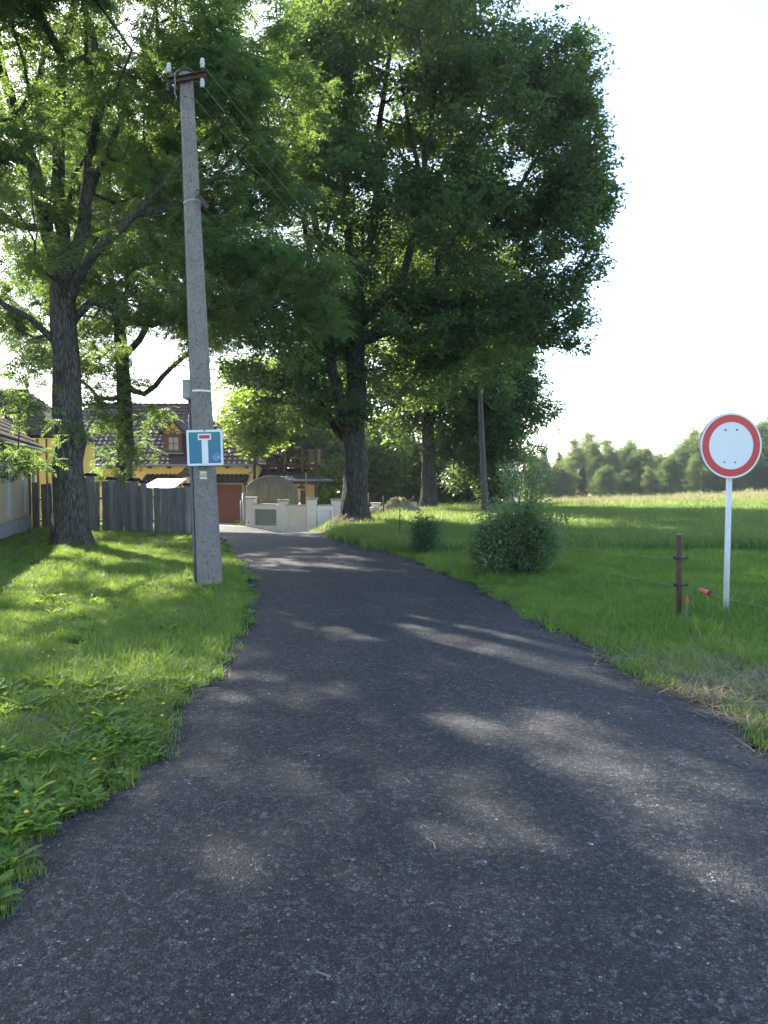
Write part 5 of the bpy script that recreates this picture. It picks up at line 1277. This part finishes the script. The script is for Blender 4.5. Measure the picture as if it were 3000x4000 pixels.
O = Vector((XL,41.43,EZ)); V2 = Vector((0, RY-41.45, RDZ-EZ)); SL = V2.length; V2.normalize(); ROWS = 16; tl = SL/ROWS; tw = 0.30; W0 = XR-XL
def in_roof(a, b):
    q = b/SL; lo = (RXL-XL)*q; hi = W0-(XR-RXR)*q
    if not (lo+0.05 < a < hi-0.05): return False
    X = XL+a; 
    if dmx0 < X < dmx1 and b < 1e9:
        Z = EZ+(RDZ-EZ)*q
        if dz0-0.1 < Z < dz1-0.05: return False
    return True
dmx0, dmx1 = at(632, 1730, 41.6).x, at(716, 1730, 41.6).x; dz0, dz1 = at(670, 1770, 41.8).z, at(670, 1690, 42.2).z
tile_roof(roof, O, Vector((1,0,0)), V2, ROWS, int(W0/tw), tw, tl, M['roof_tile'], in_roof, 300, pick=lambda rc: -(rc[1]) )
# right hip face tiles and hip caps
O2 = Vector((XR, 41.45, EZ)); V3 = Vector((RXR-XR, 0, RDZ-EZ)); SL3 = V3.length; V3n = V3.normalized(); D3 = BY-41.45
tile_roof(roof, O2, Vector((0,1,0)), V3n, 16, int(D3/tw), tw, SL3/16, M['roof_tile'], lambda a, b: (4.65*b/SL3+0.05 < a < D3-4.7*b/SL3-0.05), 0)
mm = MB(); hp = [Vector((XR,41.45,EZ+0.05)), Vector((RXR,RY,RDZ+0.05))]
for k in range(18):
    a, b_ = hp[0].lerp(hp[1], k/18), hp[0].lerp(hp[1], (k+1.1)/18); mm = MB(); mm.tube([a, b_], [0.10, 0.085], 8); mm.build('hip_tile', M['roof_tile'], roof, smooth=True)
for k in range(20):
    a = Vector((RXR-k*0.36, RY, RDZ+0.04)); mm = MB(); mm.tube([a, a-Vector((0.38,0,0))], [0.10, 0.085], 8); mm.build('ridge_tile', M['roof_tile'], roof, smooth=True)
mm = MB(); mm.tube([(XL,41.38,EZ-0.03),(XR+0.05,41.38,EZ-0.03)], 0.06, 10); mm.tube([(XR-0.3,41.4,EZ-0.08),(XR-0.15,41.6,EZ-0.3),(XR-0.55,42.0,EZ-0.5),(XR-0.55,42.0,EZ-0.9)], 0.04, 8); mm.build('gutter', M['galv'], house, smooth=True)
for k in range(12):
    x = XR-0.6-k*1.05; mm = MB(); boxx(mm, x-0.05, x+0.05, 41.5, 42.0, EZ-0.20, EZ-0.08); mm.build('rafter_end', M['wood_brown'], house)
# lean-to canopy over the garage
cx0, cx1 = at(556, 1866, 41.3).x, at(966, 1866, 41.3).x; cz1, cz0 = at(900, 1856, 41.95).z, at(900, 1882, 41.1).z
mm = MB(); mm.add([(cx0,41.1,cz0-0.06),(cx1,41.1,cz0-0.06),(cx1,41.98,cz1-0.06),(cx0,41.98,cz1-0.06),(cx0,41.1,cz0),(cx1,41.1,cz0),(cx1,41.98,cz1),(cx0,41.98,cz1)], [(0,1,2,3),(4,7,6,5),(0,4,5,1),(1,5,6,2),(0,3,7,4)]); can = mm.build('garage_canopy', M['roof_dark'], house)
Vc = Vector((0, 0.88, cz1-cz0)); Lc = Vc.length
tile_roof(can, Vector((cx0,41.08,cz0)), Vector((1,0,0)), Vc.normalized(), 3, int((cx1-cx0)/0.24), 0.24, Lc/3, M['roof_dark'], lambda a, b: True, 300, amp=0.05)
for x in (cx1-0.15, cx1-1.9, cx1-3.6):
    mm = MB(); mm.bar((x,41.2,cz0-0.12),(x,41.97,cz0-0.12), 0.1, 0.1); mm.bar((x,41.3,cz0-0.15),(x,41.97,cz0-0.7), 0.09, 0.09); mm.build('canopy_bracket', M['wood_brown'], house)
mm = MB(); boxx(mm, cx1-0.2, cx1-0.06, 41.85, 41.97, HZ+0.3, cz0-0.1); mm.build('canopy_post', M['wood_brown'], house)
# dormer
dY = 41.95
fx0, fx1 = at(640,1730,dY).x, at(711,1730,dY).x; fz0, fz1 = at(670,1769,dY).z, at(670,1694,dY).z; pkz = at(672,1641,dY).z; dxm = (fx0+fx1)/2; ex0, ex1 = at(616,1700,dY).x, at(730,1700,dY).x; ezd = at(670,1697,dY).z
dor = MB(); boxx(dor, fx0, fx1, dY, dY+2.6, fz0, fz1+0.02); dm = dor.build('dormer', M['roof_dark'], house)
mm = MB(); mm.add([(fx0,dY-0.02,fz1),(fx1,dY-0.02,fz1),(dxm,dY-0.02,pkz-0.12),(fx0,dY+3.6,fz1),(fx1,dY+3.6,fz1),(dxm,dY+3.6,pkz-0.12)], [(0,1,2),(5,4,3),(0,3,4,1),(1,4,5,2),(2,5,3,0)]); mm.build('gable', M['yellow_wall'], dm)
mm = MB()
for s, ex in ((-1, ex0), (1, ex1)):
    a = Vector((dxm, 0, pkz)); b_ = Vector((ex, 0, ezd)); nn = Vector((-(b_.z-a.z), 0, b_.x-a.x)).normalized()*0.07
    if nn.z < 0: nn = -nn
    vs = [(p.x, yy_, p.z) for yy_ in (dY-0.22, dY+3.8) for p in (a, b_, b_+nn, a+nn)]
    mm.add(vs, [(0,1,2,3),(7,6,5,4),(0,4,5,1),(1,5,6,2),(2,6,7,3)])
mm.build('dormer_roof', M['roof_tile'], dm)
for ex in (ex0, ex1):
    mm = MB(); mm.bar((dxm,dY-0.24,pkz-0.03),(ex,dY-0.24,ezd-0.03), 0.05, 0.15, (0,1,0)); mm.build('bargeboard', M['wood_brown'], dm)
mm = MB(); mm.tube([(dxm,dY-0.32,pkz+0.03),(dxm,dY+2.0,pkz+0.03)], 0.11, 10); mm.build('ridge_tile', M['roof_tile'], dm, smooth=True)
gw = fx1-fx0; gh2 = pkz-0.12-fz1
for (a, b_) in (((fx0,0),(dxm+gw*0.25,gh2*0.5)), ((fx1,0),(dxm-gw*0.25,gh2*0.5)), ((fx0+gw*0.33,0),(dxm+gw*0.40,gh2*0.2)), ((fx1-gw*0.33,0),(dxm-gw*0.40,gh2*0.2)), ((fx0+gw*0.33,0),(dxm+gw*0.17,gh2*0.66)), ((fx1-gw*0.33,0),(dxm-gw*0.17,gh2*0.66))):
    mm = MB(); mm.bar((a[0],dY-0.035,fz1+a[1]),(b_[0],dY-0.035,fz1+b_[1]), 0.035, 0.03, (0,1,0)); mm.build('lattice_bar', M['wood_brown'], dm)
wx0, wx1 = at(659,1730,dY).x, at(698,1730,dY).x; wz0, wz1 = at(670,1758,dY).z, at(670,1708,dY).z
mm = MB(); boxx(mm, fx0, wx0, dY-0.06, dY-0.001, fz0, fz1); boxx(mm, wx1, fx1, dY-0.06, dY-0.001, fz0, fz1); boxx(mm, wx0, wx1, dY-0.06, dY-0.001, fz0, wz0); boxx(mm, wx0, wx1, dY-0.06, dY-0.001, wz1, fz1)
win = mm.build('window', M['wood_brown'], dm)
for i in range(2):
    for j in range(2):
        mm = MB(); gx = wx0+(wx1-wx0)*i/2; gz_ = wz0+(wz1-wz0)*j/2; boxx(mm, gx+0.012, gx+(wx1-wx0)/2-0.012, dY-0.03, dY-0.02, gz_+0.012, gz_+(wz1-wz0)/2-0.012); mm.build('pane', M['glass'], dm)
mm = MB(); boxx(mm, (wx0+wx1)/2-0.02, (wx0+wx1)/2+0.02, dY-0.05, dY-0.018, wz0, wz1); boxx(mm, wx0, wx1, dY-0.052, dY-0.016, (wz0+wz1)/2-0.02, (wz0+wz1)/2+0.02); mm.build('glazing_bar', M['wood_brown'], dm)
mm = MB(); boxx(mm, fx0-0.1, fx1+0.1, dY-0.15, dY-0.05, fz0-0.06, fz0); mm.build('sill', M['plinth'], dm)

# back wing of the house, seen right of the roof hip
wing = thing('rear_house', (at(970,1700,56).x, 58, -1.2), 'dark-roofed rear building partly hidden by maple leaves behind the yellow house', 'building')
a0, a1 = at(900,1700,56).x, at(1010,1700,56).x; rz_, ez_ = at(950,1646,58.5).z, at(950,1705,56).z
mm = MB(); boxx(mm, a0, a1-0.2, 56.3, 61, -1.4, ez_); mm.build('wall', M['cream_wall'], wing)
mm = MB(); mm.add([(a0-0.3,56,ez_),(a1,56,ez_),(a1,58.5,rz_),(a0-0.3,58.5,rz_),(a1,61,ez_),(a0-0.3,61,ez_)], [(0,1,2,3),(3,2,4,5),(0,3,5),(1,4,2),(0,5,4,1)]); wrf = mm.build('roof', M['roof_dark'], wing)
tile_roof(wrf, Vector((a0-0.3,56,ez_)), Vector((1,0,0)), Vector((0,2.5,rz_-ez_)).normalized(), 8, 8, 0.3, 0.36, M['roof_dark'], lambda a, b: True, 64)

# porch and wooden terrace
PY = 43.2
porch = thing('porch', (-5.2, PY, -1.1), 'yellow porch with dark hipped tile roof below the wooden terrace', 'porch')
px0, px1 = at(992, 1874, PY).x, at(1282, 1874, PY).x; pz = at(1200,1874,PY).z; tz = at(1100,1832,PY+2.2).z; tx1 = at(1170,1832,PY+2.2).x
mm = MB(); mm.add([(px0,PY,pz),(px1,PY,pz),(tx1,PY+2.2,tz),(px0,PY+2.2,tz),(px1,PY+4.4,pz),(px0,PY+4.4,pz)], [(0,1,2,3),(1,4,2),(3,2,4,5),(0,5,4,1)]); prf = mm.build('roof', M['roof_dark'], porch)
Vp = Vector((0,2.2,tz-pz)); Lp = Vp.length
tile_roof(prf, Vector((px0,PY-0.02,pz)), Vector((1,0,0)), Vp.normalized(), 7, int((px1-px0)/0.28), 0.28, Lp/7, M['roof_dark'], lambda a, b: a < (px1-px0)-(px1-tx1)*b/Lp-0.05, 150)
mm = MB(); mm.tube([(px0,PY-0.06,pz-0.04),(px1,PY-0.06,pz-0.04),(px1+0.03,PY+3,pz-0.04)], 0.06, 8); mm.build('gutter', M['galv'], porch, smooth=True)
mm = MB(); boxx(mm, px0, at(1226,1900,PY+0.5).x, PY+0.55, PY+0.8, -1.4, pz-0.05); mm.build('wall', M['yellow_wall'], porch)
mm = MB(); boxx(mm, px0, px1-0.15, PY+0.2, PY+0.34, pz-0.24, pz-0.08); mm.build('beam', M['wood_brown'], porch)
for p in (1050, 1118, 1180, 1234):
    x = at(p,1900,PY+0.3).x; mm = MB(); boxx(mm, x-0.08, x+0.08, PY+0.2, PY+0.34, -1.4, pz-0.24); mm.build('post', M['wood_brown'], porch)
mm = MB(); x0, x1 = at(1158,1900,PY+0.5).x, at(1192,1900,PY+0.5).x; boxx(mm, x0, x1, PY+0.48, PY+0.545, -0.9, at(1170,1900,PY+0.5).z); mm.build('window', M['wood_brown'], porch)
mm = MB(); boxx(mm, x0+0.08, x1-0.06, PY+0.46, PY+0.475, -0.7, at(1170,1907,PY+0.5).z); mm.build('pane', M['glass'], porch)
TY = 44.6
ter = thing('wooden_terrace', (-4.6, TY, 2.0), 'red-brown wooden roof terrace with railings above the porch', 'terrace')
zx = lambda p, y_=TY: at(p, 1800, y_).x
zf = at(1100,1820,TY).z
mm = MB(); boxx(mm, zx(1005), zx(1247), TY, TY+0.12, zf-0.09, zf+0.10); mm.build('front_beam', M['wood_brown'], ter)
mm = MB(); boxx(mm, zx(1005), zx(1247), TY+0.12, TY+2.6, zf-0.02, zf+0.05); mm.build('deck', M['wood_brown'], ter)
zt = at(1100,1748,TY).z
for p, hh in ((1048,1778),(1111,1762),(1182,1745),(1236,1752)):
    x = zx(p); mm = MB(); boxx(mm, x-0.09, x+0.09, TY-0.16, TY-0.002, zf-0.9, at(p,hh,TY).z); mm.build('post', M['wood_brown'], ter)
for (pa, pb_, yy_, yo) in ((1050,1110,1772,0), (1112,1180,1784,2.5), (1000,1050,1774,0), (1150,1182,1748,0)):
    z = at(pa,yy_,TY).z; mm = MB(); boxx(mm, zx(pa), zx(pb_), TY-0.1+yo, TY-0.04+yo, z-0.05, z+0.05); mm.build('rail', M['wood_light'], ter)
for k in range(7):
    yq = TY+0.35*k+0.15; x = zx(1236); mm = MB(); boxx(mm, x-0.04, x+0.04, yq, yq+0.05, zf+0.1, zt-0.1); mm.build('baluster', M['wood_light'], ter)
for k in range(5):
    x = zx(1190+k*9); mm = MB(); boxx(mm, x-0.03, x+0.03, TY+2.5, TY+2.56, zf+0.05, zt-0.12); mm.build('baluster', M['wood_light'], ter)
mm = MB(); boxx(mm, zx(1232)-0.05, zx(1232)+0.1, TY, TY+2.6, zt-0.12, zt-0.04); mm.build('side_rail', M['wood_light'], ter)
mm = MB(); boxx(mm, zx(1182), zx(1240), TY+2.45, TY+2.6, zt-0.12, zt-0.04); mm.build('rear_rail', M['wood_light'], ter)
# frame with slanted pole beside the porch
ld = thing('wooden_trestle', (at(1195,1900,41).x, 41, -1.1), 'pale wooden trestle leaning in front of the porch', 'trestle')
for (a, b_) in (((1195,1845),(1200,1960)), ((1158,1912),(1198,1914)), ((1157,1930),(1168,1965)), ((1163,1915),(1160,1962))):
    mm = MB(); mm.bar(at(*a,41), at(*b_,41), 0.06, 0.05, (0,1,0)); mm.build('pole', M['wood_light'], ld)
# arched panel
AY = 36.3
arch = thing('arched_wooden_panel', (at(1060,1970,AY).x, AY, -0.95), 'large semicircular panel of upright wooden slats behind the garden wall', 'wooden panel')
xa0, xa1 = at(962,1900,AY).x, at(1158,1900,AY).x; zb = at(1060,2000,AY).z; ze = at(1060,1904,AY).z; zp = at(1060,1861,AY).z; npk = 34
sag_ = zp-ze; hw = (xa1-xa0)/2; Rr = (hw*hw+sag_*sag_)/(2*sag_)
for k in range(npk):
    x = xa0+(xa1-xa0)*(k+0.5)/npk; z = zp-Rr+math.sqrt(max(0, Rr*Rr-(x-(xa0+xa1)/2)**2)); w = (xa1-xa0)/npk
    mm = MB(); mm.tube([(x,AY+rr.uniform(-.008,.008),zb), (x,AY,z)], w*0.49, 8); mm.build('slat', M['plank'], arch, smooth=True)
mm = MB(); mm.tube([(x, AY, zp-Rr+math.sqrt(max(0, Rr*Rr-(x-(xa0+xa1)/2)**2))+0.02) for x in np.linspace(xa0-0.02, xa1+0.02, 24)], 0.035, 6); mm.build('rim', M['plank'], arch, smooth=True)

# garden wall
gwl = thing('garden_wall', (at(1218,2080,32).x, 32, -0.8), 'pale pink rendered garden wall with capped pillars and recessed panels beyond the road', 'garden wall')
cols_ = [(981,33.4,1943),(1106,32.5,1953),(1218,32.0,1946),(1313,32.5,1950),(1395,33.6,1958),(1468,35.2,1965),(1535,37.2,1972),(1600,39.4,1982)]
tops = [1971,1974,1975,1980,1987,1983,1988]
cp = []
for i, (p, Y, yt) in enumerate(cols_):
    c = at(p, yt, Y); g = float(ground(c.x, Y))-0.35; w = 0.40 if i else 0.42; mm = MB(); boxx(mm, c.x-w/2, c.x+w/2, Y-w/2, Y+w/2, g, c.z-0.05); mm.build('pillar', M['pink_wall'], gwl)
    mm = MB(); boxx(mm, c.x-w/2-0.05, c.x+w/2+0.05, Y-w/2-0.05, Y+w/2+0.05, c.z-0.05, c.z+0.02); mm.build('pillar_cap', M['coping'], gwl, bevel=0.01); cp.append((c, g))
for i in range(len(cols_)-1):
    (a, ga), (b_, gb) = cp[i], cp[i+1]; zt_ = at((cols_[i][0]+cols_[i+1][0])/2, tops[i], (cols_[i][1]+cols_[i+1][1])/2).z; A2 = Vector((a.x, a.y, 0)); B2 = Vector((b_.x, b_.y, 0)); dr = (B2-A2).normalized(); nr = Vector((dr.y, -dr.x, 0))
    if nr.y > 0: nr = -nr
    A2 = A2+dr*0.2; B2 = B2-dr*0.2; L2 = (B2-A2).length; g = min(ga, gb)
    def seg(mb, s0, s1, z0, z1, d0, d1):
        vs = [A2+dr*s+nr*d_+Vector((0,0,z)) for s in (s0, s1) for d_ in (d0, d1) for z in (z0, z1)]; mb.add(vs, [(0,1,3,2),(4,6,7,5),(0,4,5,1),(2,3,7,6),(0,2,6,4),(1,5,7,3)])
    h = zt_-g
    mm = MB(); seg(mm, 0, L2, g, g+0.62, 0.03, 0.13); seg(mm, 0, L2, zt_-0.20, zt_, 0.03, 0.13); seg(mm, 0, 0.07, g+0.62, zt_-0.20, 0.03, 0.13); seg(mm, L2-0.07, L2, g+0.62, zt_-0.20, 0.03, 0.13); seg(mm, 0, L2, g, zt_, -0.1, 0.03); mm.build('wall_bay', M['pink_wall'], gwl)
    mm = MB(); seg(mm, 0.072, L2-0.072, g+0.622, zt_-0.202, 0.032, 0.045); mm.build('recessed_panel', M['green_grey'] if i == 0 else M['pink_wall'], gwl)
    mm = MB(); seg(mm, 0, L2, zt_, zt_+0.035, -0.13, 0.16); mm.build('coping', M['coping'], gwl)
mm = MB(); c = cp[0][0]; boxx(mm, c.x-0.10, c.x-0.06, 33.17, 33.19, -0.45, -0.38); mm.build('keyhole_plate', M['black'], gwl)
# steel gate post, roofed gate pillar, white pillar in the distance, white sheet roof
mm = MB(); c = at(951,2060,34.5); g = float(ground(c.x,34.5)); mm.tube([(c.x,34.5,g-0.1),(c.x,34.5,at(951,1935,34.5).z)], 0.05, 12); mm.tube([(c.x-0.12,34.5,g-0.1),(c.x-0.12,34.5,at(951,1955,34.5).z)], 0.02, 8); mm.lathe((c.x,34.5,at(951,1935,34.5).z), [(0.05,0),(0.07,0.03),(0.05,0.07),(0.01,0.08)], 10)
single(mm, 'steel_gate_post', M['galv'], 'round-capped steel gate post left of the garden wall', 'gate post', smooth=True)
def roofed_pillar(px, ytop, Y, w, rw, rh, label, wall_m):
    c = at(px, ytop, Y); g = float(ground(c.x, Y))-0.2; o = thing('roofed_pillar', (c.x, Y, g), label, 'pillar')
    mm = MB(); boxx(mm, c.x-w/2, c.x+w/2, Y-w/2, Y+w/2, g, c.z-rh+0.04); boxx(mm, c.x-w*0.85, c.x-w/2, Y-w*0.4, Y+w*0.4, g, c.z-rh-0.12); mm.build('shaft', M[wall_m], o)
    mm = MB()
    for s in (-1, 1):
        mm.add([(c.x, Y-w, c.z-0.08),(c.x+s*rw/2, Y-w, c.z-rh),(c.x+s*rw/2, Y+w, c.z-rh),(c.x, Y+w, c.z-0.08),(c.x, Y-w, c.z-0.02),(c.x+s*rw/2, Y-w, c.z-rh+0.06),(c.x+s*rw/2, Y+w, c.z-rh+0.06),(c.x, Y+w, c.z-0.02)], [(0,1,2,3),(4,7,6,5),(0,4,5,1),(1,5,6,2),(2,6,7,3)])
    mm.add([(c.x-rw/2+0.06,Y-w+0.05,c.z-rh),(c.x+rw/2-0.06,Y-w+0.05,c.z-rh),(c.x,Y-w+0.05,c.z-0.09)], [(0,1,2)])
    mm.build('roof', M['roof_tile'], o); mm = MB(); mm.tube([(c.x,Y-w-0.04,c.z-0.03),(c.x,Y+w+0.04,c.z-0.03)], 0.08, 10); mm.build('ridge_tile', M['roof_tile'], o, smooth=True)
roofed_pillar(729, 1830, 37.0, 0.27, 0.98, 0.40, 'cream gate pillar with little brown gable roof right of the plank fence', 'cream_wall')
roofed_pillar(1618, 1942, 40.5, 0.28, 0.5, 0.22, 'whitewashed pillar with tiny brown roof left of the broad reddish-barked oak', 'white_paint')
ws = thing('white_sheet_roof', (at(610,1900,33).x, 33, -0.6), 'bright white sheet roof just above the right half of the plank fence', 'sheet roof')
xa, xb = at(545,1905,32).x, at(678,1905,32).x; za = at(600,1909,32).z; zb_ = at(600,1872,34.5).z
mm = MB(); mm.add([(xa,32,za),(xb,32,za),(xb-0.1,34.5,zb_),(xa,34.5,zb_),(xa,32,za+0.03),(xb,32,za+0.03),(xb-0.1,34.5,zb_+0.03),(xa,34.5,zb_+0.03)], [(0,3,2,1),(4,5,6,7),(0,1,5,4),(1,2,6,5),(2,3,7,6),(3,0,4,7)]); mm.build('sheet', M['white_sheet'], ws)
for x in (xa+0.1, xb-0.15):
    for (yq, zz) in ((32.1, za), (34.4, zb_)): mm = MB(); boxx(mm, x-0.04, x+0.04, yq-0.04, yq+0.04, -1.3, zz); mm.build('leg', M['wood_light'], ws)

# heap of dry earth, and the root mound of the oak
def heap(name, px, Y, rx, ry, h, mat, label, cat, sd, mask=None):
    cx = at(px, 2000, Y).x; vs = []; fs = []; nr, na = 12, 36; cz = float(ground(cx, Y)); vs.append((0,0,h))
    for i in range(1, nr+1):
        q = i/nr
        for k in range(na):
            a = 2*math.pi*k/na; x = math.cos(a)*rx*q*(1+0.12*math.sin(3*a+sd)); y = math.sin(a)*ry*q*(1+0.1*math.sin(2*a+sd))
            z = h*(0.5+0.5*math.cos(math.pi*q))*(1+0.12*math.sin(7*a+i)+0.08*math.sin(11*a-i*2)); z += float(ground(cx+x, Y+y))-cz-(0.06 if i == nr else 0)
            vs.append((x, y, z))
    for k in range(na): fs.append((0, 1+k, 1+(k+1) % na))
    for i in range(nr-1):
        for k in range(na): fs.append((1+i*na+k, 1+(i+1)*na+k, 1+(i+1)*na+(k+1) % na, 1+i*na+(k+1) % na))
    me = bpy.data.meshes.new(name); me.from_pydata(vs, [], fs); me.materials.append(M[mat]); me.polygons.foreach_set('use_smooth', [True]*len(fs)); me.update()
    o = link(name, me); o.location = (cx, Y, cz); tag(o, label, cat); return o
heap('earth_heap', 1555, 33.5, 1.5, 1.2, 0.72, 'dirt_pile', 'straw-coloured heap of dry earth behind the big oak trunk', 'earth heap', 1)
heap('earth_heap', 1740, 40, 1.2, 0.8, 0.25, 'dirt_pile', 'low brown heap of dry earth right of the broad reddish-barked oak', 'earth heap', 2)
heap('root_mound', 1372, 24.8, 1.35, 1.2, 0.5, 'root_earth', 'brown rooty earth mound around the foot of the big oak', 'earth mound', 3)
# dry litter on the mound
n = 420; a = rng.uniform(0, 6.28, n); q = np.sqrt(rng.random(n)); mx, my = at(1372,2000,24.9).x, 24.9
x = mx+np.cos(a)*q*1.2; y = my+np.sin(a)*q*1.0; z = ground(x, y)+0.42*(0.5+0.5*np.cos(np.pi*np.minimum(q,1)))
o = spread('root_litter', np.stack([x,y,z], -1), rng.uniform(-0.5,0.5,(n,3)), rng.uniform(1.0,2.2,n), DR+GR[:1]); tag(o, 'dry grass and litter on the oak root mound', 'litter')
# tiny far shed
sh = thing('field_shed', (at(2540,1950,92).x, 92, float(ground(at(2540,1950,92).x, 92))), 'tiny shed with pale slanted roof at the far edge of the field', 'shed')
c = at(2536, 1950, 92); w = 1.3
mm = MB(); boxx(mm, c.x-w/2+0.1, c.x+w/2-0.1, 92.1, 93, -3, c.z); mm.build('wall', M['plinth'], sh)
mm = MB(); za_, zb2 = at(2536,1938,93).z, at(2536,1958,91.8).z
mm.add([(c.x-w/2-0.2,91.8,zb2),(c.x+w/2,91.8,zb2+0.1),(c.x+w/2+0.2,93.2,za_),(c.x-w/2+0.5,93.2,za_),(c.x-w/2-0.2,91.8,zb2+0.08),(c.x+w/2,91.8,zb2+0.18),(c.x+w/2+0.2,93.2,za_+0.08),(c.x-w/2+0.5,93.2,za_+0.08)], [(0,3,2,1),(4,5,6,7),(0,1,5,4),(1,2,6,5),(2,3,7,6),(3,0,4,7)]); mm.build('roof', M['coping'], sh)
# distant house among the trees
dh = thing('distant_house', (at(2020,1850,88).x, 90, -3), 'distant house with brown gable roof behind the wooden pole with crossarm', 'house')
g0, g1, g2 = at(1975,1800,88), at(2040,1800,88), at(2012,1751,90)
mm = MB(); boxx(mm, g0.x, g1.x-0.3, 88.3, 92, -4, g0.z-0.1); mm.build('wall', M['white_paint'], dh)
mm = MB(); mm.add([(g0.x-1,87.9,g0.z),(g1.x+0.3,87.9,g1.z),(g2.x+0.3,90,g2.z),(g0.x-0.8,90,g2.z),(g1.x+0.3,92.3,g1.z),(g0.x-1,92.3,g0.z)], [(0,1,2,3),(3,2,4,5),(1,4,2),(0,3,5),(0,5,4,1)]); mm.build('roof', M['roof_tile'], dh)

# ------------------------------------------------------------------ flowers on the verge
def dandelion(px, py, i, n_):
    x, y = flat(px, py+14); g = float(ground(x, y)); o = thing('dandelion', (x, y, g), f'yellow dandelion flower in the left verge, {ORD[n_]} from the left', 'flower', 'yellow dandelions in the left verge')
    h = 0.10+0.03*math.sin(i*3.1); mm = MB(); mm.tube([(x,y,g),(x+0.01,y,g+h*0.5),(x+0.005,y,g+h)], 0.0022, 5); mm.build('stem', M['weed'], o, smooth=True)
    mm = MB(); n = 14; r = 0.013; vs = [(x+0.005,y,g+h+0.003)]
    for k in range(n*2): a = math.pi*k/n; q = r if k % 2 == 0 else r*0.75; vs.append((x+0.005+math.cos(a)*q, y+math.sin(a)*q, g+h+0.007))
    for k in range(n): a = 2*math.pi*k/n; vs.append((x+0.005+math.cos(a)*r*0.45, y+math.sin(a)*r*0.45, g+h+0.012))
    fs = [(0, 1+k, 1+(k+1) % (2*n)) for k in range(2*n)]+[tuple(2*n+1+k for k in range(n))]
    mm.add(vs, fs); mm.build('flower_head', M['yellow_petal'], o)
for i, (px, py) in enumerate([(210,2575),(165,2585),(188,2600),(450,2765),(460,2778),(560,2435),(635,2795),(365,3040),(8,2975),(100,3265),(60,3160),(475,2810),(630,2840),(362,2850),(225,2372),(163,2378)]): dandelion(px, py, i, sorted([210,165,188,450,460,560,635,365,8,100,60,475,630,362,225,163]).index(px))
def seedhead(px, py, i, n_):
    x, y = flat(px, py+26); g = float(ground(x, y)); o = thing('dandelion_clock', (x, y, g), f'pale dandelion seed head in the left lawn, {ORD[n_]} from the left', 'flower', 'dandelion seed heads in the left lawn')
    h = 0.17; mm = MB(); mm.tube([(x,y,g),(x,y,g+h)], 0.0025, 5); mm.build('stem', M['weed'], o, smooth=True)
    mm = MB(); mm.lathe((x,y,g+h-0.02), [(0.004,0),(0.017,0.008),(0.021,0.021),(0.017,0.034),(0.004,0.042)], 10); mm.build('seed_ball', M['seed_fluff'], o, smooth=True)
for i, (px, py) in enumerate([(198,2232),(175,2263),(407,2273),(42,2318),(285,2262),]): seedhead(px, py, i, sorted([198,175,407,42,285,340]).index(px))
# pale twig and dry leaf bits on the road edge
def bit(pts, r, mat, label):
    P2 = []
    for (px, py) in pts:
        x, y = flat(px, py); P2.append((x, y, float(ground(x, y))+0.028))
    mm = MB(); mm.tube(P2, r, 6); single(mm, 'twig', M[mat], label, 'twig')
bit([(762,2712),(800,2703),(858,2702)], 0.004, 'stake', 'pale dry twig lying at the left road edge')
bit([(1585,3062),(1600,3078)], 0.003, 'stake', 'short pale twig in the middle of the road')
bit([(1665,3300),(1695,3320),(1702,3345)], 0.003, 'stake', 'thin bent twig on the right half of the road')
bit([(1235,3830),(1290,3850)], 0.003, 'stake', 'small pale twig on the near part of the road')
bit([(775,3055),(810,3052)], 0.003, 'stake', 'short pale twig left of the middle of the road')
print('objects', len(bpy.data.objects))

# ------------------------------------------------------------------ light morning haze
hm = bpy.data.materials.new('haze'); hm.use_nodes = True; ht = hm.node_tree; ht.nodes.clear()
pv_ = ht.nodes.new('ShaderNodeVolumePrincipled'); pv_.inputs['Density'].default_value = 0.0004; pv_.inputs['Color'].default_value = (0.86,0.92,1.0,1); pv_.inputs['Anisotropy'].default_value = 0.3
h_o = ht.nodes.new('ShaderNodeOutputMaterial'); ht.links.new(pv_.outputs[0], h_o.inputs['Volume'])
mm = MB(); boxx(mm, -420, 420, -70, 470, -12, 24); hz = mm.build('haze', hm, None, kind='stuff')
hz['label'] = 'thin pale morning haze over the whole scene'; hz['category'] = 'haze'
